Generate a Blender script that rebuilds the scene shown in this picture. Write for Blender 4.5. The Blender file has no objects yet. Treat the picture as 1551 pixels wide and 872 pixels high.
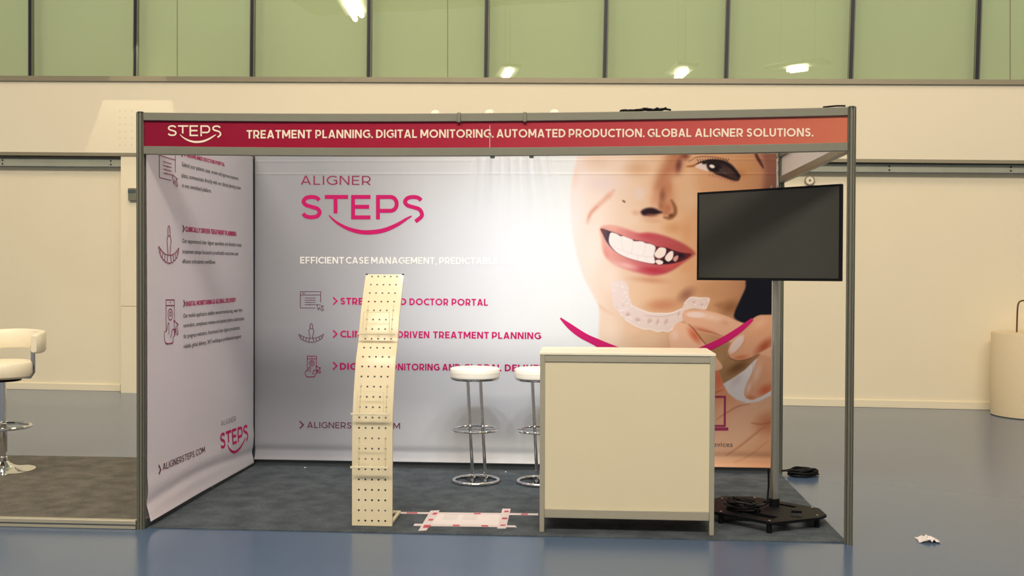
import bpy, bmesh, math, random
import numpy as np
from mathutils import Vector
random.seed(7)
rng = np.random.default_rng(5)
sc = bpy.context.scene
COL = sc.collection

# ------------------------------------------------------------------ camera
CX = np.array([2.544, -5.728, 1.483]); YAW, PITCH, ROLL, F = 0.0702, -0.01438, 0.00365, 1551.4
def _rot(yaw, pitch, roll):
    cy, sy = math.cos(yaw), math.sin(yaw); cp, sp = math.cos(pitch), math.sin(pitch); cr, sr = math.cos(roll), math.sin(roll)
    f = np.array([-sy*cp, cy*cp, sp]); r = np.array([cy, sy, 0.]); u = np.cross(r, f)
    return cr*r + sr*u, -sr*r + cr*u, f
CR, CU, CF = _rot(YAW, PITCH, ROLL)
cd = bpy.data.cameras.new('camera'); cam = bpy.data.objects.new('camera', cd); COL.objects.link(cam)
from mathutils import Matrix
m = Matrix.Identity(4)
for i in range(3):
    m[i][0], m[i][1], m[i][2], m[i][3] = CR[i], CU[i], -CF[i], CX[i]
cam.matrix_world = m
cd.sensor_width = 36.0; cd.lens = 36.0*F/1551.0; cd.clip_start = 0.05; cd.clip_end = 100
sc.camera = cam
# ------------------------------------------------------------------ view, world, lights
sc.view_settings.view_transform = 'Standard'; sc.view_settings.look = 'None'
sc.view_settings.exposure = 0.20; sc.view_settings.gamma = 1.0; sc.view_settings.use_curve_mapping = False
w = bpy.data.worlds.new('hall_surroundings'); sc.world = w; w.use_nodes = True
w.node_tree.nodes['Background'].inputs[0].default_value = (0.80, 0.74, 0.62, 1)
w.node_tree.nodes['Background'].inputs[1].default_value = 0.40
def area(name, loc, rot, sx, sy, power, col):
    l = bpy.data.lights.new(name, 'AREA'); l.shape = 'RECTANGLE'; l.size = sx; l.size_y = sy; l.energy = power; l.color = col
    o = bpy.data.objects.new(name, l); o.location = loc; o.rotation_euler = rot; COL.objects.link(o); return o
WARM = (1.0, 0.84, 0.60)
area('hall_light_front', (1.4, -10.0, 11.3), (math.radians(44), 0, 0), 13, 3.4, 2620, (1.0, 0.88, 0.72))
area('hall_light_wall', (1.4, 1.2, 9.3), (math.radians(34), 0, 0), 15, 2.5, 330, WARM)
def spot(name, loc, target, power, angle, blend, col, r=.03):
    l = bpy.data.lights.new(name, 'SPOT'); l.energy = power; l.spot_size = math.radians(angle); l.spot_blend = blend
    l.color = col; l.shadow_soft_size = r
    o = bpy.data.objects.new(name, l); o.location = loc
    d = Vector(target) - Vector(loc); o.rotation_euler = d.to_track_quat('-Z', 'Y').to_euler(); COL.objects.link(o); return o
COOL = (0.86, 0.93, 1.0)
SPOTS = [((660, 172), (1.74, 1.95, 0.85), 22), ((742, 171), (2.06, 1.95, 0.85), 23), ((840, 171), (2.42, 1.95, 0.85), 23)]

# ------------------------------------------------------------------ unprojecting helpers
def ray(px, py): return CF + CR*(px-775.5)/F + CU*(436-py)/F
def on(px, py, n, d):
    n = np.asarray(n, float); r = ray(px, py); return CX + r*((d - CX@n)/(r@n))
def onY(px, py, c): return on(px, py, (0, 1, 0), c)
def onX(px, py, c): return on(px, py, (1, 0, 0), c)
def onZ(px, py, c): return on(px, py, (0, 0, 1), c)
WA = onZ(50, 589.5, 0); WB = onZ(1500, 620.4, 0)
WD = (WB-WA)/np.linalg.norm(WB-WA); WN = np.array([WD[1], -WD[0], 0.])          # hall wall direction and normal (to camera)
def wl(px, py, off=0.): return on(px, py, WN, WA@WN + off)

# ------------------------------------------------------------------ materials
def s2l(c):
    c = np.asarray(c, float)/255.; return np.where(c <= .04045, c/12.92, ((c+.055)/1.055)**2.4)
def mat(name, rgb, rough=.5, metal=0., noise=.05, scale=12., bump=0., spec=.5, emit=None, es=0.):
    M = bpy.data.materials.new(name); M.use_nodes = True; nt = M.node_tree; b = nt.nodes['Principled BSDF']
    l = s2l(rgb)
    tc = nt.nodes.new('ShaderNodeTexCoord'); nz = nt.nodes.new('ShaderNodeTexNoise'); nz.inputs['Scale'].default_value = scale
    nz.inputs['Detail'].default_value = 4
    nt.links.new(tc.outputs['Object'], nz.inputs['Vector'])
    mx = nt.nodes.new('ShaderNodeMix'); mx.data_type = 'RGBA'
    mx.inputs[6].default_value = (*np.clip(l*(1-noise), 0, 1), 1); mx.inputs[7].default_value = (*np.clip(l*(1+noise), 0, 1), 1)
    nt.links.new(nz.outputs['Fac'], mx.inputs[0]); nt.links.new(mx.outputs[2], b.inputs['Base Color'])
    b.inputs['Roughness'].default_value = rough; b.inputs['Metallic'].default_value = metal
    b.inputs['Specular IOR Level'].default_value = spec
    if bump:
        bp = nt.nodes.new('ShaderNodeBump'); bp.inputs['Strength'].default_value = bump; bp.inputs['Distance'].default_value = .01
        nt.links.new(nz.outputs['Fac'], bp.inputs['Height']); nt.links.new(bp.outputs[0], b.inputs['Normal'])
    if emit:
        b.inputs['Emission Color'].default_value = (*s2l(emit), 1); b.inputs['Emission Strength'].default_value = es
    return M
def carpet_mat(name, rgb, dark):
    M = mat(name, rgb, .95, 0, .55, 90, .5, .1); nt = M.node_tree; b = nt.nodes['Principled BSDF']
    tc = nt.nodes.new('ShaderNodeTexCoord'); n2 = nt.nodes.new('ShaderNodeTexNoise'); n2.inputs['Scale'].default_value = 7; n2.inputs['Detail'].default_value = 8
    nt.links.new(tc.outputs['Object'], n2.inputs['Vector'])
    old = b.inputs['Base Color'].links[0].from_socket
    n3 = nt.nodes.new('ShaderNodeTexNoise'); n3.inputs['Scale'].default_value = 160; n3.inputs['Detail'].default_value = 2; nt.links.new(tc.outputs['Object'], n3.inputs['Vector'])
    ad = nt.nodes.new('ShaderNodeMath'); ad.operation = 'MULTIPLY_ADD'; ad.inputs[1].default_value = .9; nt.links.new(n3.outputs['Fac'], ad.inputs[0]); nt.links.new(n2.outputs['Fac'], ad.inputs[2])
    rp = nt.nodes.new('ShaderNodeMapRange'); rp.inputs[1].default_value = .72; rp.inputs[2].default_value = 1.18
    nt.links.new(ad.outputs[0], rp.inputs[0])
    mx = nt.nodes.new('ShaderNodeMix'); mx.data_type = 'RGBA'; mx.inputs[7].default_value = (*s2l(dark), 1)
    nt.links.new(rp.outputs[0], mx.inputs[0]); nt.links.new(old, mx.inputs[6]); nt.links.new(mx.outputs[2], b.inputs['Base Color'])
    return M
def attr_mat(name, rough=.75):
    M = bpy.data.materials.new(name); M.use_nodes = True; nt = M.node_tree; b = nt.nodes['Principled BSDF']
    a = nt.nodes.new('ShaderNodeAttribute'); a.attribute_name = 'print'
    nt.links.new(a.outputs['Color'], b.inputs['Base Color']); b.inputs['Roughness'].default_value = rough
    b.inputs['Specular IOR Level'].default_value = .2
    tc = nt.nodes.new('ShaderNodeTexCoord'); nz = nt.nodes.new('ShaderNodeTexNoise'); nz.inputs['Scale'].default_value = 3.5; nz.inputs['Detail'].default_value = 3
    nt.links.new(tc.outputs['Object'], nz.inputs['Vector'])
    bp = nt.nodes.new('ShaderNodeBump'); bp.inputs['Strength'].default_value = .25; bp.inputs['Distance'].default_value = .02
    nt.links.new(nz.outputs['Fac'], bp.inputs['Height']); nt.links.new(bp.outputs[0], b.inputs['Normal'])
    return M
def glass_mat():
    M = bpy.data.materials.new('green_tinted_glass'); M.use_nodes = True; nt = M.node_tree
    nt.nodes.remove(nt.nodes['Principled BSDF']); out = nt.nodes['Material Output']
    t = nt.nodes.new('ShaderNodeBsdfTransparent'); t.inputs[0].default_value = (.94, .97, .90, 1)
    g = nt.nodes.new('ShaderNodeBsdfGlossy'); g.inputs['Roughness'].default_value = .015; g.inputs[0].default_value = (1, 1, 1, 1)
    tc = nt.nodes.new('ShaderNodeTexCoord'); nz = nt.nodes.new('ShaderNodeTexNoise'); nz.inputs['Scale'].default_value = .8
    bp = nt.nodes.new('ShaderNodeBump'); bp.inputs['Strength'].default_value = .012; bp.inputs['Distance'].default_value = .05
    nt.links.new(tc.outputs['Object'], nz.inputs['Vector']); nt.links.new(nz.outputs['Fac'], bp.inputs['Height']); nt.links.new(bp.outputs[0], g.inputs['Normal'])
    mx = nt.nodes.new('ShaderNodeMixShader'); mx.inputs[0].default_value = .11
    nt.links.new(t.outputs[0], mx.inputs[1]); nt.links.new(g.outputs[0], mx.inputs[2]); nt.links.new(mx.outputs[0], out.inputs['Surface'])
    return M
def perf_mat():
    """cream sheet metal with see-through round holes, tinted to imitate the shade of their depth, on a 40 x 60 mm grid (UV in metres)"""
    M = mat('perforated_cream_metal', (242, 229, 196), .3, 0, .02, 6); nt = M.node_tree; b = nt.nodes['Principled BSDF']; out = nt.nodes['Material Output']
    uv = nt.nodes.new('ShaderNodeUVMap'); sx = nt.nodes.new('ShaderNodeSeparateXYZ'); nt.links.new(uv.outputs[0], sx.inputs[0])
    def mth(op, a, bb=None):
        n = nt.nodes.new('ShaderNodeMath'); n.operation = op
        for i, v in enumerate((a, bb)):
            if v is None: continue
            if isinstance(v, (int, float)): n.inputs[i].default_value = v
            else: nt.links.new(v, n.inputs[i])
        return n.outputs[0]
    fx = mth('MULTIPLY', mth('SUBTRACT', mth('FRACT', mth('ADD', mth('DIVIDE', sx.outputs[0], .039), .5)), .5), .039)
    fy = mth('MULTIPLY', mth('SUBTRACT', mth('FRACT', mth('DIVIDE', sx.outputs[1], .06)), .5), .06)
    d = mth('SQRT', mth('ADD', mth('MULTIPLY', fx, fx), mth('MULTIPLY', fy, fy)))
    hole = mth('MULTIPLY', mth('LESS_THAN', d, .0058), mth('LESS_THAN', mth('ABSOLUTE', sx.outputs[0]), .095))
    tr = nt.nodes.new('ShaderNodeBsdfTransparent'); tr.inputs[0].default_value = (.4, .37, .33, 1); mx = nt.nodes.new('ShaderNodeMixShader')  # dark tint paints in the shade that thicker metal would give each hole
    nt.links.new(hole, mx.inputs[0]); nt.links.new(b.outputs[0], mx.inputs[1]); nt.links.new(tr.outputs[0], mx.inputs[2]); nt.links.new(mx.outputs[0], out.inputs['Surface'])
    return M

ALU = mat('aluminium', (140, 139, 126), .42, .5, .06, 20)
ALUL = mat('pale_aluminium', (186, 180, 162), .42, .3, .05, 20)
SATIN = mat('satin_steel', (188, 184, 172), .25, .85, .06, 20)
ALUD = mat('dark_aluminium', (96, 102, 108), .4, .5, .06, 20)
CREAMWALL = mat('cream_wall_paint', (240, 229, 203), .8, 0, .02, 2)
BANDWALL = mat('cream_band_paint', (236, 226, 203), .8, 0, .015, 1.5)
FLOORM = mat('blue_grey_floor_paint', (84, 105, 136), .2, 0, .05, 1.2, 0, .5)
GREYTRIM = mat('grey_metal_trim', (150, 142, 122), .5, .3, .04, 6)
DARKT = mat('olive_frame_edge', (104, 108, 92), .5, .1, .04, 6)
TRACKM = mat('galvanised_track', (178, 180, 164), .5, .15, .15, 5)
DARKM = mat('dark_navy_frame', (12, 18, 34), .5, 0, .05, 10)
OLIVE = mat('olive_white_panel', (202, 210, 184), .8, 0, .04, .7)
GLASS = glass_mat()
CARPET = carpet_mat('slate_carpet', (98, 106, 114), (70, 77, 85))
CARPETN = carpet_mat('brown_grey_carpet', (124, 120, 112), (94, 91, 86))
BLACKP = mat('black_powder_coat', (12, 13, 19), .55, 0, .1, 30, 0, .2)
RUBBER = mat('black_cable_rubber', (10, 10, 15), .5, 0, .1, 40, 0, .25)
SCREEN = mat('dark_grey_screen', (66, 66, 62), .22, 0, .03, 4, 0, .4)
CHROME = mat('chrome', (225, 226, 228), .08, 1., .02, 10)
WHITEV = mat('white_vinyl', (250, 247, 238), .4, 0, .02, 20)
CREAMV = mat('cream_vinyl', (250, 240, 216), .4, 0, .02, 20)
CREAMP = mat('cream_laminate', (232, 221, 190), .45, 0, .02, 4)
TOPM = mat('white_laminate_top', (255, 246, 226), .4, 0, .01, 4)
PERF = perf_mat()
WIREM = mat('cream_wire', (240, 228, 196), .35, 0, .02, 20)
MAG = mat('magenta_print', (206, 28, 112), .7, 0, .02, 5, 0, .2)
MAGD = mat('dark_magenta_print', (158, 52, 96), .7, 0, .02, 5, 0, .2)
PLUM = mat('plum_print', (112, 58, 84), .7, 0, .02, 5, 0, .2)
GREYT = mat('grey_print', (92, 90, 98), .7, 0, .02, 5, 0, .2)
PALEG = mat('pale_grey_print', (150, 142, 150), .7, 0, .02, 5, 0, .2)
WHITEP = mat('white_print', (255, 255, 255), .7, 0, .01, 5, 0, .2)
CREAML = mat('cream_lettering', (250, 230, 212), .6, 0, .01, 5, 0, .2)
LAMPW = mat('white_lamp_shell', (240, 234, 218), .35, 0, .02, 20)
GLOW = mat('lamp_lens', (255, 255, 255), .5, 0, 0, 5, 0, .2, (235, 244, 255), 4)
TUBE = mat('fluorescent_tube', (255, 255, 255), .5, 0, 0, 5, 0, .2, (255, 246, 222), 16)
PAPER = mat('white_paper', (240, 232, 236), .8, 0, .05, 14)
TAPE = mat('white_tape', (228, 216, 220), .5, 0, .04, 60)
REDP = mat('red_tape_print', (200, 70, 96), .6, 0, .05, 40)
PANELW = mat('white_wall_panel', (228, 222, 224), .6, 0, .02, 3)
COPPER = mat('brown_metal_pipe', (120, 92, 66), .35, .6, .05, 20)
DRUM = mat('beige_drum_paint', (226, 208, 176), .6, 0, .02, 5)
PRINT = attr_mat('printed_fabric')
HEADP = attr_mat('printed_fascia', .45)
HOLEM = mat('wall_hole_grey', (196, 184, 156), .9, 0, .02, 5)

# ------------------------------------------------------------------ object helpers
BASE = {}
def tag(o, label=None, cat=None, group=None, kind=None):
    if label: o['label'] = label
    if cat: o['category'] = cat
    if group: o['group'] = group
    if kind: o['kind'] = kind
    return o
def thing(name, label, cat, loc, group=None, rz=0.):
    o = bpy.data.objects.new(name, None); COL.objects.link(o); o.empty_display_size = .05
    o.location = [float(v) for v in loc]; o.rotation_euler = (0, 0, rz); BASE[o.name] = np.array(loc, float)
    return tag(o, label, cat, group)
def copy_tree(o, parent=None):
    c = o.copy(); COL.objects.link(c); c.parent = parent
    for ch in list(o.children): copy_tree(ch, c)
    return c
class MB:
    def __init__(s): s.v = []; s.f = []
    def add(s, vs, fs):
        k = len(s.v); s.v += [tuple(float(a) for a in p) for p in vs]; s.f += [tuple(i+k for i in f) for f in fs]; return s
    def box(s, x0, x1, y0, y1, z0, z1):
        return s.add([(x0, y0, z0), (x1, y0, z0), (x1, y1, z0), (x0, y1, z0), (x0, y0, z1), (x1, y0, z1), (x1, y1, z1), (x0, y1, z1)],
                     [(3, 2, 1, 0), (4, 5, 6, 7), (0, 1, 5, 4), (1, 2, 6, 5), (2, 3, 7, 6), (3, 0, 4, 7)])
    def prism(s, quad, vec):
        """extrude polygon `quad` (CCW seen from the front) backwards along vec"""
        q = [np.asarray(p, float) for p in quad]; n = len(q); vec = np.asarray(vec, float)
        return s.add(q + [p+vec for p in q], [tuple(range(n)), tuple(range(2*n-1, n-1, -1))] + [(i, n+i, n+(i+1) % n, (i+1) % n) for i in range(n)])
    def tube(s, pts, r, n=10, closed=False, caps=True):
        P = [np.asarray(p, float) for p in pts]; m_ = len(P); rings = []; prev = None
        for i in range(m_):
            if closed: t = P[(i+1) % m_] - P[i-1]
            else: t = P[min(i+1, m_-1)] - P[max(i-1, 0)]
            t = t/(np.linalg.norm(t)+1e-12)
            if prev is None:
                a = np.array([0, 0, 1.]) if abs(t[2]) < .9 else np.array([1., 0, 0])
            else: a = prev
            a = a - t*(a@t); a /= np.linalg.norm(a)+1e-12; b = np.cross(t, a); prev = a
            rr = r[i] if hasattr(r, '__len__') else r
            rings.append([P[i] + rr*(math.cos(2*math.pi*k/n)*a + math.sin(2*math.pi*k/n)*b) for k in range(n)])
        fs = []
        for i in range(m_ if closed else m_-1):
            j = (i+1) % m_
            fs += [(i*n+k, i*n+(k+1) % n, j*n+(k+1) % n, j*n+k) for k in range(n)]
        if caps and not closed: fs += [tuple(range(n-1, -1, -1)), tuple((m_-1)*n+k for k in range(n))]
        return s.add([p for R_ in rings for p in R_], fs)
    def lathe(s, prof, c=(0, 0, 0), n=40):
        c = np.asarray(c, float); vs = []; fs = []; m_ = len(prof)
        for r, z in prof:
            vs += [(c[0]+r*math.cos(2*math.pi*k/n), c[1]+r*math.sin(2*math.pi*k/n), c[2]+z) for k in range(n)]
        for i in range(m_-1):
            fs += [(i*n+k, i*n+(k+1) % n, (i+1)*n+(k+1) % n, (i+1)*n+k) for k in range(n)]
        fs += [tuple(range(n-1, -1, -1)), tuple((m_-1)*n+k for k in range(n))]
        return s.add(vs, fs)
    def beam(s, a, b, w_, h_, up=(0, 0, 1)):
        a = np.asarray(a, float); b = np.asarray(b, float); t = (b-a)/np.linalg.norm(b-a); up = np.asarray(up, float)
        u = up - t*(up@t); u /= np.linalg.norm(u); r = np.cross(t, u); vs = []
        for p in (a, b): vs += [p-r*w_/2-u*h_/2, p+r*w_/2-u*h_/2, p+r*w_/2+u*h_/2, p-r*w_/2+u*h_/2]
        return s.add(vs, [(3, 2, 1, 0), (4, 5, 6, 7), (0, 1, 5, 4), (1, 2, 6, 5), (2, 3, 7, 6), (3, 0, 4, 7)])
    def build(s, name, material, parent=None, origin=None, bevel=0., smooth=True, fix=True):
        me = bpy.data.meshes.new(name); v = np.array(s.v, float)
        o_ = np.zeros(3)
        if parent is not None: o_ = BASE.get(parent.name, np.zeros(3))
        elif origin is not None: o_ = np.array(origin, float)
        me.from_pydata((v-o_).tolist(), [], s.f)
        if fix:
            bm = bmesh.new(); bm.from_mesh(me); bmesh.ops.recalc_face_normals(bm, faces=bm.faces[:]); bm.to_mesh(me); bm.free()
        o = bpy.data.objects.new(name, me); COL.objects.link(o); me.materials.append(material); BASE[o.name] = o_
        if parent is not None: o.parent = parent
        else: o.location = o_.tolist()
        if bevel:
            bv = o.modifiers.new('bevel', 'BEVEL'); bv.width = bevel; bv.segments = 2; bv.limit_method = 'ANGLE'
        if smooth:
            me.shade_smooth(); me.set_sharp_from_angle(angle=math.radians(35))
        return o
def struct(o): o['kind'] = 'structure'; return o
def catmull(P, n=8, closed=False):
    P = [np.asarray(p, float) for p in P]; m_ = len(P); out = []
    for i in range(m_ if closed else m_-1):
        if closed: a, b, c, d = P[i-1], P[i], P[(i+1) % m_], P[(i+2) % m_]
        else: a, b, c, d = P[max(i-1, 0)], P[i], P[i+1], P[min(i+2, m_-1)]
        for k in range(n):
            t = k/n; out.append(.5*((2*b) + (c-a)*t + (2*a-5*b+4*c-d)*t*t + (3*b-a-3*c+d)*t**3))
    if not closed: out.append(P[-1])
    return out

# ================================================================== THE SETTING
struct(MB().box(-12, 17, -20, 9, -.06, 0).build('floor', FLOORM, smooth=False))
struct(MB().box(-12, 17, -20, 9, 11.6, 11.7).build('ceiling', BANDWALL, smooth=False))
def wall_strip(name, m_, pts, off, thick, **k):
    """quad between photo points (bl, br, tr, tl) on the hall wall plane, given thickness behind it"""
    q = [wl(x, y, off) for x, y in pts]
    return struct(MB().prism(q, -WN*thick).build(name, m_, smooth=False, **k))
def ext(x0, y0, x1, y1, x): return y0 + (y1-y0)*(x-x0)/(x1-x0)
XL, XR = -420, 1990
def line(x0, y0, x1, y1): return lambda x: ext(x0, y0, x1, y1, x)
silltop = line(0, 114.5, 1551, 120.5); sillbot = line(0, 122, 1551, 128)
bandbot = line(0, 229.8, 1551, 242.6); floorl = line(50, 589.5, 1500, 620.4)
a_, b_ = WA - WD*4, WB + WD*4
z1l, z1r = wl(XL, bandbot(XL), .15)[2], wl(XR, bandbot(XR), .15)[2]
# recessed lower wall
q = [wl(XL, floorl(XL)), wl(XR, floorl(XR)), wl(XR, 200), wl(XL, 190)]; q[0][2] = q[1][2] = 0
struct(MB().prism(q, -WN*.2).build('wall_back', CREAMWALL, smooth=False))
wall_strip('wall_upper', BANDWALL, [(XL, bandbot(XL)), (XR, bandbot(XR)), (XR, sillbot(XR)), (XL, sillbot(XL))], .15, .149)
wall_strip('trim_1', GREYTRIM, [(XL, sillbot(XL)), (XR, sillbot(XR)), (XR, silltop(XR)), (XL, silltop(XL))], .18, .29)     # window sill
b5 = lambda x: bandbot(x)+5
wall_strip('trim_2', GREYTRIM, [(XL, b5(XL)), (XR, b5(XR)), (XR, bandbot(XR)), (XL, bandbot(XL))], .15, .12)               # edge strip under the white band
tt = line(0, 239, 1551, 249.6); tb = line(0, 251.5, 1551, 262.3)
for nm, xa, xb, screws in (('trim_3', XL, 183, (4, 168)), ('trim_4', 262, XR, (1347, 1531))):
    t = wall_strip(nm, TRACKM, [(xa, tb(xa)), (xb, tb(xb)), (xb, tt(xb)), (xa, tt(xa))], .07, .069)
    for f0, h in ((tt, .6), (tb, .6)):
        lip = MB().prism([wl(xa, f0(xa)+h, .085), wl(xb, f0(xb)+h, .085), wl(xb, f0(xb)-h, .085), wl(xa, f0(xa)-h, .085)], -WN*.015)
        struct(lip.build('track_lip', ALUD, t, smooth=False))
    for x in screws:
        for f in (.28, .72):
            c = wl(x, tt(x)*(1-f)+tb(x)*f, .07); struct(MB().tube([c, c+WN*.006], .010, 10).build('screw', DARKM, t))
def skirt(nm, xa, xb):
    q = [wl(xa, floorl(xa)), wl(xb, floorl(xb)), wl(xb, floorl(xb)-10), wl(xa, floorl(xa)-10)]
    q[0][2] = q[1][2] = 0; q[2][2] = q[3][2] = .085
    q = [p+WN*.018 for p in q]
    struct(MB().prism(q, -WN*.0175).build(nm, CREAMWALL, bevel=.004))
skirt('baseboard_left', XL, 183); skirt('baseboard_right', 262, XR)
# pilaster behind the left booth post
q = [wl(183, 591.5, .14), wl(262, 593, .14), wl(262, 236, .14), wl(183, 235, .14)]; q[0][2] = q[1][2] = 0
zs = wl(190, 463.5, .14)[2]
lo = [p.copy() for p in q]; lo[2][2] = lo[3][2] = zs-.004
hi = [p.copy() for p in q]; hi[0][2] = hi[1][2] = zs+.004
mid = [p.copy()-WN*.012 for p in q]; mid[0][2] = mid[1][2] = zs-.004; mid[2][2] = mid[3][2] = zs+.004
struct(MB().prism(lo, -WN*.139).prism(mid, -WN*.127).prism(hi, -WN*.139).build('trim_5', CREAMWALL, smooth=False))
# glazing: back panel, panes and dark mullions
ZT = 5.9
q = [wl(XL, silltop(XL), -.22), wl(XR, silltop(XR), -.22), wl(XR, -60, -.22), wl(XL, -60, -.22)]; q[2][2] = q[3][2] = ZT
for p in q[:2]: p[2] -= .15
struct(MB().prism(q, -WN*.1).build('wall_behind_glass', OLIVE, smooth=False))
sm = MB()
for x in (268.5, 678, 1530):
    c0 = wl(x, 135, -.219); c1 = wl(x, 0, -.219); c1 = c0 + (c1-c0)/(c1[2]-c0[2])*(ZT-c0[2]); sm.beam(c0, c1, .012, .004, WN)
struct(sm.build('panel_seam', GREYTRIM, bpy.data.objects['wall_behind_glass']))
MUL = [(-300, -296), (-120, -119), (47, 47), (206.5, 205.5), (383, 382), (560, 559), (738, 736.5), (918.5, 916), (1103, 1099.5), (1292, 1288), (1483, 1479), (1672, 1667), (1860, 1853)]
ends = []
for i, (xt, xb) in enumerate(MUL):
    c0 = wl(xb, silltop(xb)+1, .03); c1 = wl(xt, 0, .03); c1 = c0 + (c1-c0)/(c1[2]-c0[2])*(ZT-c0[2]); ends.append((c0, c1))
    o = struct(MB().beam(c0, c1, .033, .05, WN).build('trim_%d' % (i+6), DARKM, smooth=False))
    struct(MB().beam(c0+WD*.024, c1+WD*.024, .014, .04, WN).beam(c0-WD*.024, c1-WD*.024, .010, .04, WN).build('mullion_edge', DARKT, o, smooth=False))
for i in range(len(ends)-1):
    (l0, l1), (r0, r1) = ends[i], ends[i+1]
    q = [l0+WD*.03, r0-WD*.03, r1-WD*.03, l1+WD*.03]
    struct(MB().prism(q, -WN*.01).build('window_%d' % (i+1), GLASS, smooth=False, fix=False))
# little perforated loudspeaker field in the white band
gq = [wl(177, 225, .1505), wl(206, 225, .1505), wl(206, 160, .1505), wl(177, 160, .1505)]
GRM = mat('perforated_band_paint', (236, 226, 203), .8, 0, .015, 1.5); nt = GRM.node_tree; pb_ = nt.nodes['Principled BSDF']
tc = nt.nodes.new('ShaderNodeTexCoord'); vm = nt.nodes.new('ShaderNodeVectorMath'); vm.operation = 'MULTIPLY_ADD'; vm.inputs[1].default_value = (13, 13, 12); vm.inputs[2].default_value = (50, 50, 50)
fr = nt.nodes.new('ShaderNodeVectorMath'); fr.operation = 'FRACTION'; dsn = nt.nodes.new('ShaderNodeVectorMath'); dsn.operation = 'DISTANCE'; dsn.inputs[1].default_value = (.5, .5, .5)
ml = nt.nodes.new('ShaderNodeVectorMath'); ml.operation = 'MULTIPLY'; ml.inputs[1].default_value = (1, 0, 1); dsn.inputs[1].default_value = (.5, 0, .5)
lt = nt.nodes.new('ShaderNodeMath'); lt.operation = 'LESS_THAN'; lt.inputs[1].default_value = .17; mx = nt.nodes.new('ShaderNodeMix'); mx.data_type = 'RGBA'
old = pb_.inputs['Base Color'].links[0].from_socket
for a_1, b_1 in ((tc.outputs['Object'], vm.inputs[0]), (vm.outputs[0], fr.inputs[0]), (fr.outputs[0], ml.inputs[0]), (ml.outputs[0], dsn.inputs[0]), (dsn.outputs['Value'], lt.inputs[0]), (lt.outputs[0], mx.inputs[0]), (old, mx.inputs[6]), (mx.outputs[2], pb_.inputs['Base Color'])): nt.links.new(a_1, b_1)
mx.inputs[7].default_value = (*s2l((228, 215, 188)), 1)
tag(MB().prism(gq, -WN*.002).build('perforated_grille', GRM, origin=gq[0], smooth=False), 'faint field of small round holes in the cream wall band left of the fascia', 'grille')
spot('wall_washer', wl(207, -45, .35), wl(203, 240, .16), 150, 34, .12, (1, .86, .62), .01)
# ceiling lights (seen mirrored in the glass)
def mirror_hit(px, py, z):
    d = WA@WN + .03; p = wl(px, py, .03); r = ray(px, py); r = r - 2*(r@WN)*WN; t_ = (z-p[2])/r[2]; return p + r*t_
LAMPS = [('(1)', [((523, 3), (538, 29)), ((534, -1), (548, 23))], 'nearest'), ('2', [((763, 119), (770, 109)), ((768, 118), (775, 108))], ''),
         ('3', [((1024, 116), (1033, 108)), ((1031, 116), (1040, 108))], ''), ('4', [((1193, 105.5), (1218, 102)), ((1198, 107), (1223, 103.5))], '')]
LL = ['twin-tube ceiling light mirrored large at the top of the glass left of centre', 'twin-tube ceiling light mirrored small in the glass above the middle of the fascia',
      'twin-tube ceiling light mirrored small in the glass above the dark cable on the fascia', 'twin-tube ceiling light mirrored lying flat in the glass above the right end of the fascia']
for (nm, tubes, _), lab in zip(LAMPS, LL):
    P = [[mirror_hit(*e, 6.16) for e in t_] for t_ in tubes]
    c = np.mean([p for t_ in P for p in t_], axis=0); c[2] = 6.3
    root = thing('ceiling_light', lab, 'ceiling light', c, 'twin tube ceiling lights')
    ax = P[0][1]-P[0][0]; ax /= np.linalg.norm(ax); a = c-ax*.7; b = c+ax*.7; a[2] = b[2] = 6.26
    MB().beam(a, b, .5, .08).build('housing', LAMPW, root, bevel=.01)
    for e in (a*.8+b*.2, a*.2+b*.8): MB().tube([e, (e[0], e[1], 11.6)], .008, 8).build('hanging_rod', ALU, root)
    for t_ in P: MB().tube([t_[0], t_[1]], .045, 8).build('tube', TUBE, root)

# ================================================================== BOOTH FRAME
H, HB = 2.396, 2.157
def post_profile(r=.0235, g=.0050, d=.012):
    out = []
    for k in range(8):
        a0, a1 = math.pi/8 + k*math.pi/4, math.pi/8 + (k+1)*math.pi/4
        p, q_ = np.array([math.cos(a0), math.sin(a0)])*r, np.array([math.cos(a1), math.sin(a1)])*r
        t_ = (q_-p)/np.linalg.norm(q_-p); n_ = (p+q_)/2; n_ /= np.linalg.norm(n_); c = (p+q_)/2
        out += [p, c-t_*g, c-t_*g-n_*d, c+t_*g-n_*d, c+t_*g]
    return out
def post(x, y, z1, label):
    pr = post_profile(); q_ = [(x+a, y+b, 0.) for a, b in pr]
    root = thing('booth_post', label, 'post', (x, y, 0), 'aluminium booth posts')
    MB().prism([(a, b, z1) for a, b, _ in q_], (0, 0, -z1)).build('shaft', ALU, root)
    MB().lathe([(.019, 0), (.021, .003), (.015, .006)], (x, y, z1), 20).build('end_cap', ALUD, root)
post(0, 0, H, 'grooved aluminium booth post at the front left corner under the crimson end of the fascia')
post(4, 0, H, 'free standing grooved aluminium post at the front right corner under the orange fascia end')
post(0, 2, H, 'aluminium booth post in the dark corner where the left banner meets the back banner')
post(4, 2, H, 'aluminium booth post behind the screen stand pole at the back right corner')

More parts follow.
